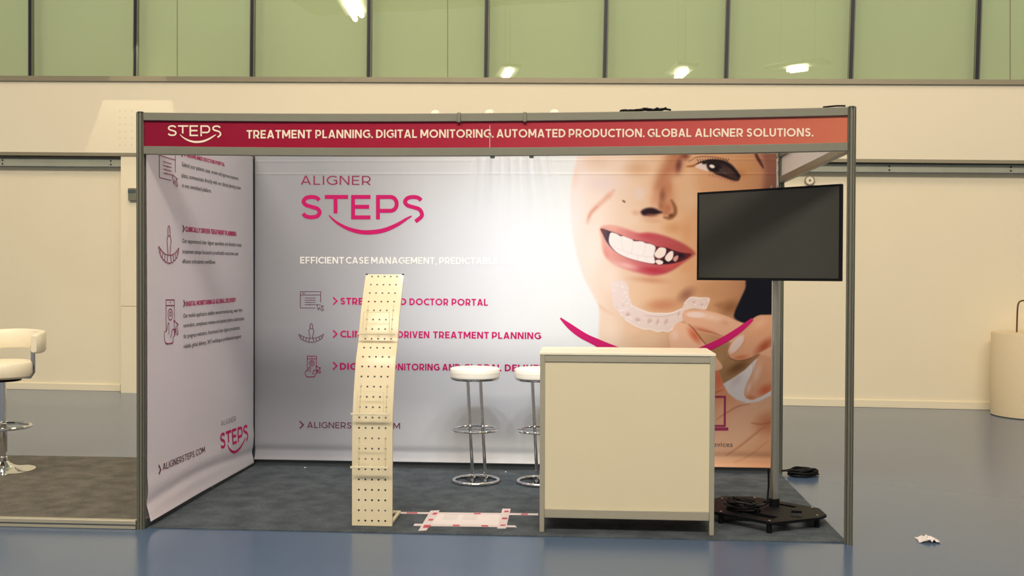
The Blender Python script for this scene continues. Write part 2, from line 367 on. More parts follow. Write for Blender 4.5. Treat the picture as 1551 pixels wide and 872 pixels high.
def sag(x): return -.019*(1-((x-2)/2)**2)
def sag_beam(z0, z1, y0, y1, x0=.024, x1=3.976, n=24):
    mb = MB(); xs = np.linspace(x0, x1, n+1); vs = []
    for x in xs:
        s = sag(x); vs += [(x, y0, z0+s), (x, y1, z0+s), (x, y1, z1+s), (x, y0, z1+s)]
    fs = [(0, 1, 2, 3), tuple(4*n+k for k in (3, 2, 1, 0))]
    for i in range(n): fs += [(4*i+k, 4*i+(k+1) % 4, 4*i+4+(k+1) % 4, 4*i+4+k) for k in range(4)]
    return mb.add(vs, fs)
fas = thing('fascia_board', 'long crimson to orange name fascia with cream lettering across the booth front', 'fascia sign', (2, 0, HB))
sag_beam(2.350, H, -.018, .018).build('top_rail', ALU, fas, bevel=.003)
sag_beam(HB, 2.204, -.018, .018).build('bottom_rail', ALU, fas, bevel=.003)
# printed panel with its colour gradient
def set_colors(me, lin):
    a = me.color_attributes.new('print', 'FLOAT_COLOR', 'POINT'); c = np.ones((len(lin), 4), np.float32); c[:, :3] = lin; a.data.foreach_set('color', c.ravel())
def grad(x, stops):
    xs = [s[0] for s in stops]; return np.stack([np.interp(x, xs, [s[1][k] for s in stops]) for k in range(3)], -1)
pp = sag_beam(2.203, 2.351, -.004, .004, n=80).build('print_panel', HEADP, fas, smooth=False)
co = np.array([v.co for v in pp.data.vertices]) + BASE[pp.name]
FST = [(0, (136, 6, 48)), (.9, (156, 14, 52)), (1.7, (168, 34, 62)), (2.3, (180, 54, 70)), (3.1, (192, 82, 80)), (4, (204, 116, 90))]
set_colors(pp.data, s2l(grad(co[:, 0], FST)))
for x in (695, 795):
    c = onY(x, 179, -.02); MB().box(c[0]-.010, c[0]+.010, -.027, .024, H-.052+sag(c[0]), H+.003+sag(c[0])).build('clip', ALU, fas, bevel=.003)
for x in (746, 805):
    c = onY(x, 236, 0); MB().box(c[0]-.012, c[0]+.012, -.012, .012, HB-.012+sag(c[0]), HB+.002+sag(c[0])).build('hook', ALUD, fas, bevel=.002)
c = onY(742, 205, 0)[0]
MB().box(c-.0012, c+.0012, -.0052, -.0038, 2.205+sag(c), 2.33+sag(c)).build('panel_joint', CREAML, fas, smooth=False)
# side fascia (seen from inside)
sf = thing('side_fascia', 'white side fascia board running back from the free standing front right post', 'fascia board', (4, 1, HB))
MB().box(3.982, 4.018, .024, 1.976, HB, 2.204).build('bottom_rail', ALU, sf, bevel=.003)
MB().box(3.982, 4.018, .024, 1.976, 2.350, H).build('top_rail', ALU, sf, bevel=.003)
MB().box(3.997, 4.003, .024, 1.976, 2.203, 2.351).build('panel', PANELW, sf, smooth=False)
# partition walls behind the banners
bw = thing('partition_wall', 'system wall with dark base rail behind the wide printed back banner', 'partition wall', (2, 2, 0), 'booth partition walls')
MB().box(.03, 3.972, 1.995, 2.001, .05, H-.05).build('panel', PANELW, bw, smooth=False)
MB().box(.026, 3.974, 1.978, 2.016, .0, .046).build('base_rail', ALUD, bw, bevel=.003)
MB().box(.026, 3.974, 1.984, 2.016, H-.05, H).build('top_rail', ALU, bw, bevel=.003)
lw = thing('partition_wall', 'system wall with dark base rail behind the narrow left text banner', 'partition wall', (0, 1, 0), 'booth partition walls')
MB().box(-.001, .005, .03, 1.97, .05, H-.05).build('panel', PANELW, lw, smooth=False)
MB().box(.006, .030, 1.920, 1.954, .046, H-.05).build('corner_shadow_strip', DARKM, lw, smooth=False)  # added dark strip, stands in for the shadow gap between the banners
MB().box(-.016, .022, .026, 1.974, 0, .046).build('base_rail', ALUD, lw, bevel=.003)
MB().box(-.016, .016, .026, 1.974, H-.05, H).build('top_rail', ALU, lw, bevel=.003)
for y in (1.05, 1.72): MB().box(.022, .027, y, y+.03, .012, .034).build('base_clip', ALU, lw, bevel=.002)
# carpets
tag(MB().box(.03, 4.0, .02, 1.975, .0005, .006).build('carpet', CARPET, origin=(2, 1, 0), smooth=False), 'slate blue-grey needle felt carpet covering the floor inside the booth', 'carpet')
tag(MB().box(-3.9, -.03, .03, 2.19, .0005, .006).build('carpet', CARPETN, origin=(-2, 1, 0), smooth=False), 'brownish grey carpet of the neighbouring stand left of the booth', 'carpet')
kb = thing('floor_rail', 'aluminium floor rail along the front edge of the brownish grey carpet', 'floor rail', (-2, 0, 0))
MB().box(-3.9, -.026, -.018, .022, .0, .052).build('profile', ALUL, kb, bevel=.004)
MB().box(-3.9, -.026, -.0195, -.0175, .021, .029).build('groove', ALUD, kb, smooth=False)

# ================================================================== PRINT: stroke lettering
def arc(cx, cy, rx, ry, a0, a1, n=12):
    return [(cx+rx*math.cos(math.radians(a0+(a1-a0)*k/n)), cy+ry*math.sin(math.radians(a0+(a1-a0)*k/n))) for k in range(n+1)]
SP = [(.93, .84), (.78, .955), (.5, 1), (.2, .945), (.06, .765), (.2, .60), (.5, .515), (.82, .42), (.955, .245), (.82, .06), (.5, 0), (.2, .045), (.03, .175)]
def glyph(ch, h):
    """centre-line strokes of a geometric sans capital: returns (strokes, advance width); cap height 1, h = half stroke"""
    L, T, B = h, 1-h, h
    def para(xb, yb_, xt, yt_):
        hw = h*math.hypot(1, (xt-xb)/(yt_-yb_)); return ('q', [(xb-hw, yb_), (xb+hw, yb_), (xt+hw, yt_), (xt-hw, yt_)])
    if ch == 'A': W = .82; g_ = h*1.1; m_ = .27; k = g_+(W/2-g_)*m_; return [para(g_, 0, W/2-h*.2, 1), para(W-g_, 0, W/2+h*.2, 1), [(k, m_), (W-k, m_)]], W
    if ch == 'B': W = .70; return [[(L, 0), (L, 1)], [(L, T), (W*.58, T)] + arc(W*.58, (T+.51)/2, W*.32-h*.4, (T-.51)/2, 90, -90)[1:] + [(L, .51)], [(W*.6, .51)] + arc(W*.62, (B+.51)/2, W*.38-h, (.51-B)/2, 90, -90)[1:] + [(L, B)]], W
    if ch == 'C': W = .76; return [arc(.5, .5, .5-h, .5-h, 48, 312, 26)], W
    if ch == 'D': W = .78; return [[(L, 0), (L, 1)], [(L, T), (W-.5, T)] + arc(W-.5, .5, .5-h, .5-h, 90, -90, 18)[1:] + [(L, B)]], W
    if ch == 'E': W = .60; return [[(L, 0), (L, 1)], [(L, T), (W, T)], [(L, .5), (W-.05, .5)], [(L, B), (W, B)]], W
    if ch == 'F': W = .58; return [[(L, 0), (L, 1)], [(L, T), (W, T)], [(L, .46), (W-.05, .46)]], W
    if ch == 'G': W = .84; return [arc(.5, .5, .5-h, .5-h, 48, 312, 26) + [(W-h, .14+h*.5), (W-h, .52)], [(W-.30, .5), (W, .5)]], W
    if ch == 'I': W = 2*h; return [[(L, 0), (L, 1)]], W
    if ch == 'L': W = .55; return [[(L, 1), (L, B), (W, B)]], W
    if ch == 'M': W = .92; return [[(L, 0), (L, 1)], [(W-h, 0), (W-h, 1)], para(W/2, .22, h*1.25, 1), para(W/2, .22, W-h*1.25, 1)], W
    if ch == 'N': W = .78; return [[(L, 0), (L, 1)], [(W-h, 0), (W-h, 1)], para(W-h*1.25, 0, h*1.25, 1)], W
    if ch == 'O': W = 1.0; return [arc(.5, .5, .5-h, .5-h, 0, 360, 32)], W
    if ch == 'P': W = .68; return [[(L, 0), (L, T), (W*.55, T)] + arc(W*.55, (T+.34)/2, W*.45-h, (T-.34)/2, 90, -90)[1:] + [(L, .34)]], W
    if ch == 'R': W = .69; return [[(L, 0), (L, T), (W*.55, T)] + arc(W*.55, (T+.34)/2, W*.45-h, (T-.34)/2, 90, -90)[1:] + [(L, .34)], para(W-h*1.1, 0, W*.5, .36)], W
    if ch == 'S': W = .64; return [[(h+x*(W-2*h), h+y*(1-2*h)) for x, y in catmull([(a, b) for a, b in SP], 3)]], W
    if ch == 'T': W = .64; return [[(0, T), (W, T)], [(W/2, T), (W/2, 0)]], W
    if ch == 'U': W = .72; return [[(L, 1), (L, .38)] + arc(W/2, .38, W/2-h, .38-h, 180, 360)[1:] + [(W-h, 1)]], W
    if ch == 'V': W = .80; return [para(W/2-h*.2, 0, h*1.1, 1), para(W/2+h*.2, 0, W-h*1.1, 1)], W
    if ch == 'Y': W = .74; return [para(W/2, .36, h*1.1, 1), para(W/2, .36, W-h*1.1, 1), [(W/2, .44), (W/2, 0)]], W
    if ch == '&': W = .78; return [catmull([(W, .02), (.28, .66), (.25, .86), (.40, .96), (.54, .84), (.44, .66), (.12, .38), (.12, .14), (.32, .03), (.56, .14), (.70, .42)], 4)], W
    if ch == '.': W = .16; return [[(.08, 0), (.08, max(.12, 2*h))]], W
    if ch == ',': W = .16; return [[(.09, .12), (.04, -.14)]], W
    if ch == '>': W = .44; return [[(h, .98), (W-h, .5), (h, .02)]], W
    return [], .30
def thick(poly, h, hs=None):
    """mitred ribbon around a polyline: vertices + quads; hs = optional half width per point"""
    P = [np.asarray(p, float) for p in poly]; n = len(P); closed = n > 3 and np.allclose(P[0], P[-1])
    L_, R_ = [], []
    for i in range(n):
        a = P[i]-P[i-1] if i > 0 else (P[0]-P[-2] if closed else P[1]-P[0])
        b = P[i+1]-P[i] if i < n-1 else (P[1]-P[0] if closed else P[-1]-P[-2])
        a = a/(np.linalg.norm(a)+1e-12); b = b/(np.linalg.norm(b)+1e-12)
        na = np.array([-a[1], a[0]]); nb = np.array([-b[1], b[0]]); m_ = na+nb; l = np.linalg.norm(m_)
        m_ = na if l < 1e-6 else m_/l
        k = (hs[i] if hs is not None else h)/max(.35, m_@na); L_.append(P[i]+m_*k); R_.append(P[i]-m_*k)
    return R_+L_, [(i, i+1, n+i+1, n+i) for i in range(n-1)]
def line_mesh(txt, wt, track=.13):
    """(verts, faces, width) of a line of capitals, cap height 1"""
    V, Fc, x = [], [], 0.; h = wt/2
    for i, ch in enumerate(txt):
        st, wd = glyph(ch, h)
        for s_ in st:
            v, f = (s_[1], [(0, 1, 2, 3)]) if isinstance(s_[0], str) else thick(s_, h)
            k = len(V); V += [(p[0]+x, p[1]) for p in v]; Fc += [tuple(j+k for j in q_) for q_ in f]
        x += wd + (track if ch != ' ' else 0)
    return np.array(V), Fc, x-track
_fc = {}
def font_mesh(txt, bold=0.):
    c = bpy.data.curves.new('t', 'FONT'); c.body = txt; c.resolution_u = 2; c.offset = bold
    o = bpy.data.objects.new('t', c); COL.objects.link(o); dg = bpy.context.evaluated_depsgraph_get()
    me = o.evaluated_get(dg).to_mesh(); V = np.array([v.co[:2] for v in me.vertices]); Fc = [tuple(p.vertices) for p in me.polygons]
    o.evaluated_get(dg).to_mesh_clear(); bpy.data.objects.remove(o); bpy.data.curves.remove(c)
    V = V/.69; return V-np.array([V[:, 0].min(), 0]), Fc, V[:, 0].max()-V[:, 0].min()

# ---- fabric surfaces
YB = 1.958
RID = [(1.74, -.10, .6), (1.83, -.05, 1.), (1.90, -.02, .7), (1.965, .0, 1.), (2.03, .03, .8), (2.10, .05, 1.), (2.18, .12, .9), (2.27, .22, .5)]
def yb(X, z):
    X = np.asarray(X, float); z = np.asarray(z, float); d = np.clip(2.37-z, 0, None); f = np.zeros(np.broadcast(X, z).shape)
    for x0, k, a in RID:
        f += a*.034*np.exp(-((X-x0-k*d)/(.020+.055*d))**2)*np.exp(-(d/.42)**1.3)
    f += .0022*np.exp(-((z-2.235+.003*X)/.006)**2) + .0015*np.exp(-((z-2.33)/.006)**2)         # pressed creases across the top
    f += .004*np.sin(X*2.1+z*.7)*np.sin(z*2.3)                                               # loose cloth
    f += .016*np.clip((.095-z)/.04, 0, 1)**2 - .010*np.exp(-((z-.125)/.028)**2)                                                  # bottom hem stands forward
    return YB-f
def xl(y, z):
    y = np.asarray(y, float); z = np.asarray(z, float)
    f = .030 + .004*np.sin(y*3.1+1)*np.sin(z*1.7) + .022*np.clip((.30-z)/.3, 0, 1)**2*np.clip((.8-y)/.8, 0, 1) + .006*np.clip((.10-z)/.06, 0, 1)**2
    f = f - .009*np.exp(-((z-.14-.03*np.sin(y*2.2))/.035)**2) + .004*np.exp(-((z-.24)/.05)**2)
    return f
SURF = {
 'back': (lambda x, y: onY(x, y, YB)[[0, 2]], lambda u, v: np.stack([u, yb(u, v)-.0022, v], -1)),
 'left': (lambda x, y: onX(x, y, .032)[[1, 2]], lambda u, v: np.stack([xl(u, v)+.0022, u, v], -1)),
 'head': (lambda x, y: (lambda p: np.array([p[0], p[2]-sag(p[0])]))(onY(x, y, -.006)), lambda u, v: np.stack([u, np.full_like(u, -.006), v+sag(u)], -1)),
}
def layer(surf, P, Fc):
    P = np.array(P); top, k, step = -1, -1, (np.array([.00012, 0, 0]) if surf == 'left' else np.array([0, -.00012, 0]))
    lv = np.zeros(len(P), int)
    for f in Fc:
        if min(f) > top: k += 1
        top = max(top, max(f)); lv[list(f)] = k % 4
    return P + lv[:, None]*step
def put(surf, V, Fc, p0, p1, cap, width, mat_, parent, name='lettering', label=None, skew=True):
    un, pt = SURF[surf]; a = un(*p0); b = un(*p1); c = un(p0[0], p0[1]-cap)
    ex = (b-a)/width; ez = np.array([0., c[1]-a[1]])
    uv = a + V[:, :1]*ex + V[:, 1:2]*ez
    o = MB(); P = pt(uv[:, 0], uv[:, 1]); P = layer(surf, P, Fc); o.v = [tuple(p) for p in P]; o.f = list(Fc)
    o = o.build(name, mat_, parent, smooth=False, fix=False)
    if label: o['label'] = label
    return o
def text(surf, txt, p0, p1, cap, wt, mat_, parent, label=None, track=.13):
    V, Fc, wd = line_mesh(txt, wt, track); return put(surf, V, Fc, p0, p1, cap, wd, mat_, parent, 'lettering', label)
def words(surf, ws, base, cap, wt, mat_, parent, label=None, track=.13):
    """one line of lettering whose words start and end at given places; base(x) is the baseline"""
    un, pt = SURF[surf]; UV, FC_ = [], []
    for w_, xa, xb in ws:
        V, Fc, wd = line_mesh(w_, wt, track); a, b, c = un(xa, base(xa)), un(xb, base(xb)), un(xa, base(xa)-cap)
        uv = a + V[:, :1]*(b-a)/wd + V[:, 1:2]*np.array([0., c[1]-a[1]]); k = len(UV); UV += list(uv); FC_ += [tuple(j+k for j in f) for f in Fc]
    UV = np.array(UV); o = MB(); o.v = [tuple(p) for p in layer(surf, pt(UV[:, 0], UV[:, 1]), FC_)]; o.f = FC_
    o = o.build('lettering', mat_, parent, smooth=False, fix=False)
    if label: o['label'] = label
    return o
def small(surf, txt, p0, p1, cap, mat_, parent, bold=0., label=None):
    V, Fc, wd = font_mesh(txt, bold); return put(surf, V, Fc, p0, p1, cap, wd, mat_, parent, 'lettering', label)
def chev(surf, x0, x1, yt, yb_, mat_, parent, wt=.22):
    h = wt/2; V, Fc = thick([(h*.8, 1), (1-h*1.2, .5), (h*.8, 0)], h); return put(surf, np.array(V), Fc, (x0, yb_), (x1, yb_), yb_-yt, 1., mat_, parent, 'chevron')
def strokes(surf, polys, wt, p0, p1, cap, mat_, parent, name='icon', label=None):
    """polylines in a unit box (x right, y up), stroke wt of the width"""
    un, pt = SURF[surf]; V, Fc = [], []
    asp = 1.
    for s_ in polys:
        v, f = thick(s_, wt/2); k = len(V); V += v; Fc += [tuple(j+k for j in q_) for q_ in f]
    return put(surf, np.array(V), Fc, p0, p1, cap, 1., mat_, parent, name, label)
# ---- the STEPS wordmark in local units (x 0..548, y 0 = baseline, cap 107)
def logo(surf, p0, p1, cap, mat_, parent, wt=19, label=None):
    h = wt/2; ST = []; V, Fc = [], []
    def S(x0, x1, top, bot, tail=False):
        w_, hh = x1-x0-2*h, top-bot-2*h
        sp = SP if not tail else SP[:9]
        pts = [(x0+h+a*w_, bot+h+b*hh) for a, b in sp]
        if tail: pts += [(x0+h+.94*w_, bot+h+.06*hh), (x0+h+.62*w_, bot+h-.17*hh)]
        return catmull(pts, 5)
    ST += [S(0, 98, 107, 0), [(108, 107-h), (212, 107-h)], [(156, 107), (156, 26)],
           [(225+h, 0), (225+h, 107)], [(225+h, 107-h), (311, 107-h)], [(225+h, 55), (305, 55)], [(225+h, h), (311, h)],
           [(335+h, 0), (335+h, 107-h), (400, 107-h)] + arc(400, 68, 35-h, 39-h, 90, -90)[1:] + [(335+h, 29+h)],
           S(449, 548, 107, -2, True)]
    for s_ in ST:
        v, f = thick(s_, h); k = len(V); V += v; Fc += [tuple(j+k for j in q_) for q_ in f]
    sm_ = catmull([(126, 18), (160, -13), (210, -40), (265, -55), (320, -56), (375, -46), (430, -22), (470, 3), (493, 16)], 6)
    n = len(sm_); hs = [1.5+8.5*math.sin(math.pi*i/(n-1))**.8 for i in range(n)]
    v, f = thick(sm_, 1, hs); k = len(V); V += v; Fc += [tuple(j+k for j in q_) for q_ in f]
    V = np.array(V)/np.array([548., 107.])
    return put(surf, V, Fc, p0, p1, cap, 1., mat_, parent, 'logo', label)
# ---- line icons
def cursor(x, y, s_): return [(x, y), (x+.16*s_, y-.55*s_*1.3), (x+.28*s_, y-.42*s_), (x+.52*s_, y-.85*s_), (x+.68*s_, y-.72*s_), (x+.46*s_, y-.34*s_), (x+.66*s_, y-.24*s_), (x, y)]
def icon_doc():
    return [[(0, 1), (.82, 1), (.82, .42)], [(0, 1), (0, .12), (.6, .12)], [(0, .82), (.82, .82)], [(.06, .91), (.2, .91)]] + \
           [[(.18, y), (.62, y)] for y in (.66, .54, .42, .30)] + [[(.3, .45), (.3, .39)], [(.42, .57), (.42, .51)], [(.36, .33), (.36, .27)], cursor(.66, .32, .42)]
def icon_teeth():
    top = [(0, .42), (.1, .34), (.2, .27), (.32, .22), (.44, .2), (.56, .2), (.68, .22), (.8, .27), (.9, .34), (1, .42)]
    out = [catmull(top, 3)]
    bx = [(0, .42), (.07, .22), (.16, .13), (.27, .06), (.39, .01), (.5, 0), (.61, .01), (.73, .06), (.84, .13), (.93, .22), (1, .42)]
    sc_ = [bx[0]]
    for i in range(1, len(bx)): mx_, my_ = (bx[i-1][0]+bx[i][0])/2, (bx[i-1][1]+bx[i][1])/2 - .045; sc_ += [(mx_, my_), bx[i]]
    out.append(catmull(sc_, 3))
    for i in range(1, 9): out.append([top[i], bx[i] if i < 5 else bx[i+1]])
    out.append(catmull([(.45, .22), (.42, .45), (.40, .62), (.45, .72), (.45, .9), (.5, 1), (.55, .9), (.56, .72), (.60, .62), (.58, .45), (.55, .22)], 3))
    out.append([(.46, .72), (.55, .72)]); return out
def icon_phone():
    return [[(.12, .3), (.12, 1), (.66, 1), (.66, .46)], [(.66, .3), (.66, .18)], [(.12, .87), (.66, .87)], [(.36, .94), (.42, .94)],
            arc(.39, .66, .15, .13, 0, 360, 16), arc(.39, .67, .06, .05, 0, 360, 10),
            catmull([(.30, .46), (.22, .44), (.16, .3), (.02, .26), (0, .16), (.1, .0), (.55, .0), (.56, .12), (.70, .18), (.70, .30), (.5, .30), (.48, .2), (.40, .12)], 3), [(.12, .02), (.14, -.02), (.52, -.02)],
            [(.30, .46), (.30, .2)], cursor(.62, .52, .42)]

# ================================================================== BACK BANNER with its printed portrait
us = np.concatenate([np.arange(.03, 1.70, .02), np.arange(1.70, 2.40, .0085), np.arange(2.40, 3.955, .0046)])
vs = np.concatenate([np.arange(.052, .12, .008), np.arange(.12, 2.372, .0048)])
UU, VV = np.meshgrid(us, vs); YY = yb(UU, VV); nu, nv = len(us), len(vs)
PB = np.stack([UU, YY, VV], -1).reshape(-1, 3)
dd = np.stack([UU.ravel(), np.full(UU.size, YB), VV.ravel()], -1) - CX; zz = dd@CF
AX, AY = 775.5+F*(dd@CR)/zz, 436-F*(dd@CU)/zz            # artwork coordinates of every banner vertex
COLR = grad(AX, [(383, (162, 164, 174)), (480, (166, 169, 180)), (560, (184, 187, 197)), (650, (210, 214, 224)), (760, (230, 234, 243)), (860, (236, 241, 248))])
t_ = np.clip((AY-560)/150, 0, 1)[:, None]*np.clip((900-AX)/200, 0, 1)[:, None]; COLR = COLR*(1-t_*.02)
FM = AX > 835
fx, fy = AX[FM], AY[FM]; FC = COLR[FM].copy()
def pmask(poly, soft, spl=True):
    P = np.array(catmull(poly, 5, True) if spl else [np.array(p, float) for p in poly]); pad = soft*2+2
    out = np.zeros(len(fx)); bb = (fx > P[:, 0].min()-pad) & (fx < P[:, 0].max()+pad) & (fy > P[:, 1].min()-pad) & (fy < P[:, 1].max()+pad)
    idx = np.nonzero(bb)[0]
    if len(idx) == 0: return out
    x, y = fx[idx], fy[idx]; ins = np.zeros(len(idx), bool); dmin = np.full(len(idx), 1e9)
    for i in range(len(P)):
        a, b = P[i], P[(i+1) % len(P)]
        if a[1] != b[1]:
            c = ((a[1] > y) != (b[1] > y)) & (x < (b[0]-a[0])*(y-a[1])/(b[1]-a[1])+a[0]); ins ^= c
        ab = b-a; l2 = ab@ab+1e-9; t = np.clip(((x-a[0])*ab[0]+(y-a[1])*ab[1])/l2, 0, 1)
        dmin = np.minimum(dmin, np.hypot(x-a[0]-t*ab[0], y-a[1]-t*ab[1]))
    sd = np.where(ins, dmin, -dmin); t = np.clip(.5+sd/(2*soft), 0, 1); out[idx] = t*t*(3-2*t); return out
def over(mk, col, op=1.):
    global FC
    col = np.asarray(col, float); k = (mk*op)[:, None]; FC = FC*(1-k) + col*k
def P_(poly, col, soft=1., op=1., clip=None, spl=True):
    mk = pmask(poly, soft, spl)
    if clip is not None: mk = mk*clip
    over(mk, col, op); return mk
def E_(cx, cy, rx, ry, rot, col, op=1., clip=None, hard=0.):
    c, s_ = math.cos(math.radians(rot)), math.sin(math.radians(rot)); x, y = fx-cx, fy-cy
    r = np.hypot((x*c+y*s_)/rx, (-x*s_+y*c)/ry); mk = np.clip((1.0-r)/(1.0-hard), 0, 1); mk = mk*mk*(3-2*mk)
    if clip is not None: mk = mk*clip
    over(mk, col, op)
def L_(pts, wd, col, op=1., clip=None, soft=.8, taper=True):
    Q = np.array(catmull(pts, 6)); out = np.zeros(len(fx)); n = len(Q)
    pad = wd+soft*2+1; idx = np.nonzero((fx > Q[:, 0].min()-pad) & (fx < Q[:, 0].max()+pad) & (fy > Q[:, 1].min()-pad) & (fy < Q[:, 1].max()+pad))[0]
    x, y = fx[idx], fy[idx]; best = np.full(len(idx), -1e9)
    for i in range(n-1):
        a, b = Q[i], Q[i+1]; ab = b-a; l2 = ab@ab+1e-9; t = np.clip(((x-a[0])*ab[0]+(y-a[1])*ab[1])/l2, 0, 1)
        s_ = (i+t)/(n-1); w_ = wd*(np.sin(np.pi*np.clip(s_*.9+.05, 0, 1))**.6 if taper else 1.)
        best = np.maximum(best, w_/2-np.hypot(x-a[0]-t*ab[0], y-a[1]-t*ab[1]))
    t = np.clip(.5+best/(2*soft), 0, 1); out[idx] = t*t*(3-2*t)
    if clip is not None: out = out*clip
    over(out, col, op)
# ---- portrait print (soft shapes in artwork coordinates)
skin_poly = [(877, 215), (873, 240), (866, 275), (863.5, 304), (866.5, 352), (873, 385), (884, 420), (896, 443), (906, 461), (908, 475), (907, 500), (906, 540), (900, 600), (880, 660), (880, 760), (1240, 760), (1240, 215)]
skin = pmask(skin_poly, 3., False)
over(skin, grad(fx + (fy-350)*.12, [(864, (252, 240, 230)), (905, (252, 236, 218)), (950, (243, 216, 188)), (1000, (235, 196, 155)), (1060, (217, 168, 124)), (1120, (196, 145, 102)), (1185, (160, 108, 84))]))
# cheek
E_(868, 330, 22, 110, 4, (255, 246, 240), .6, skin); E_(915, 278, 42, 26, 0, (243, 226, 220), .8, skin); E_(905, 245, 40, 22, 0, (236, 205, 172), .6, skin)
E_(900, 380, 30, 50, 0, (255, 244, 232), .6, skin); E_(965, 255, 30, 20, 0, (218, 170, 128), .6, skin); E_(870, 268, 14, 30, 10, (250, 224, 200), .5, skin)
E_(968, 293, 16, 18, 0, (240, 220, 206), .9, skin); E_(1046, 300, 22, 30, 0, (226, 196, 160), .7, skin); E_(1040, 270, 22, 30, 0, (230, 192, 152), .7, skin)
E_(955, 330, 40, 22, 0, (245, 222, 196), .6, skin); E_(1020, 345, 26, 16, 0, (214, 158, 108), .8, skin); E_(1040, 350, 16, 30, 0, (216, 160, 110), .7, skin)
# smile crease
L_([(930, 288), (918, 300), (905, 312), (894, 324), (890, 337)], 7, (232, 170, 146), .6, skin, 4); E_(922, 297, 12, 8, -40, (240, 190, 165), .6, skin)
L_([(905, 312), (896, 321), (891, 331)], 3, (214, 136, 112), .45, skin, 2.2)
# brow shadow beside the nose
P_([(1018, 222), (1044, 222), (1036, 240), (1031, 258), (1024, 264), (1014, 268), (1002, 285), (992, 284), (998, 262), (1006, 245)], (182, 116, 82), 12, .85, skin)
E_(1028, 250, 8, 18, 10, (112, 62, 58), .9, skin); E_(1038, 236, 12, 10, 0, (120, 62, 48), .9, skin); E_(1006, 282, 18, 34, 12, (196, 134, 100), .7, skin); E_(1004, 296, 9, 20, 8, (104, 62, 44), .95, skin); E_(1002, 312, 9, 13, 0, (150, 92, 66), .8, skin)
E_(992, 300, 12, 24, 5, (214, 150, 112), .6, skin); E_(1012, 285, 8, 16, 0, (196, 132, 90), .7, skin)
# nose wing, nostril
E_(1010, 298, 22, 40, 6, (196, 132, 96), .65, skin); E_(1011, 316, 14, 16, 0, (184, 116, 80), .9, skin); E_(1008, 322, 9, 6, 0, (188, 118, 80), .7, skin); E_(985, 323, 22, 12, 0, (196, 128, 96), .85, skin)
L_([(1017, 303), (1022.5, 314), (1022, 324), (1015, 330), (1006, 329)], 5.5, (112, 56, 32), .75, skin, 3); E_(1016, 326, 7, 5, -20, (96, 44, 20), .8, skin)
P_([(970.5, 321), (975, 316.8), (983, 314.6), (991, 315.3), (998, 318.6), (1003, 321.6), (994, 324.4), (984, 325.4), (975, 326)], (40, 22, 30), 2.6, 1, skin); E_(986, 325.5, 14, 4, 3, (140, 84, 70), .7, skin)
E_(990, 334, 26, 7, 5, (224, 176, 140), .8, skin); E_(963, 322, 10, 7, 0, (226, 176, 142), .7, skin)
E_(945, 304.8, 4.2, 2.0, 35, (112, 72, 46), .95, skin, .3)
# lips
lips = pmask([(908.8, 345.5), (920.6, 341), (936, 342.7), (951.6, 347.4), (967, 352.6), (982.6, 352), (998, 354.6), (1018.7, 361.3), (1039, 371), (1052.7, 382.5), (1048.6, 388.7), (1034, 399), (1018.7, 409.3), (1003, 415.5), (987.7, 417.5), (972, 414.5), (951.6, 408.8), (931, 401), (918.6, 390.7), (912.4, 378), (911, 362)], 3.2)
over(lips, grad(fx, [(908, (240, 186, 170)), (945, (230, 152, 144)), (975, (208, 106, 110)), (1010, (186, 80, 84)), (1055, (168, 82, 66))]))
E_(925, 346, 18, 5, 12, (240, 178, 160), .7, lips); E_(985, 358, 30, 8, 10, (196, 74, 84), .8, lips); E_(1005, 364, 28, 6, 14, (190, 88, 92), .6, lips)
E_(948, 402, 26, 8, 12, (244, 196, 186), .85, lips); E_(990, 409, 30, 8, 4, (190, 50, 68), .85, lips); E_(1018, 402, 24, 6, -20, (210, 86, 80), .7, lips); E_(918, 385, 8, 16, -10, (232, 150, 138), .6, lips)
mouth = pmask([(909.8, 345.8), (925.8, 350.5), (943.3, 356.8), (957.8, 362.3), (972, 365), (982.6, 368), (995, 373), (1009.4, 374.7), (1020.7, 379), (1034, 382.5), (1047.6, 384.5), (1039.3, 392), (1023.8, 398), (1003, 400.5), (987.7, 399.8), (972, 396.6), (951.6, 391), (936, 383.7), (925.8, 375), (918.6, 366), (913.4, 355.6)], .9)
over(mouth, grad(fx, [(908, (150, 70, 66)), (918, (92, 74, 88)), (925, (70, 58, 70)), (985, (110, 40, 44)), (1020, (66, 22, 38)), (1050, (110, 36, 36))])); E_(1031, 387, 10, 6, 0, (22, 12, 30), .95, mouth); E_(1008, 396, 18, 5, -5, (14, 12, 26), .9, mouth)
TW = (254, 250, 244)
teeth = P_([(925.5, 352), (934, 354), (940, 357.5), (946, 357.3), (957, 362), (960.5, 365), (972, 365.3), (978, 368), (988, 370), (993, 375), (990.5, 386), (991.5, 393), (990.5, 399), (972, 396.2), (951.6, 390.6), (936, 383.3), (926.3, 374), (922.3, 366), (923, 357)], TW, .8, 1, mouth)
for p in ([(993.4, 380.5), (999, 374.8), (1007, 375.5), (1009, 379.5), (1006.5, 387), (999, 391.2), (993, 388.7), (991, 384.5)], [(1009.4, 386), (1015.5, 380.4), (1019.7, 381.4), (1018.7, 391), (1012.5, 396), (1007.3, 391.8)], [(992.5, 395), (998, 393.2), (1004, 396), (1003.2, 399.4), (997, 400.4)]):
    P_(p, (252, 240, 226), .8, 1, mouth)
P_([(1020.7, 389.7), (1026, 386.6), (1027.4, 389.7), (1023.8, 395.8), (1019.7, 393.8)], (214, 160, 140), .9, 1, mouth)
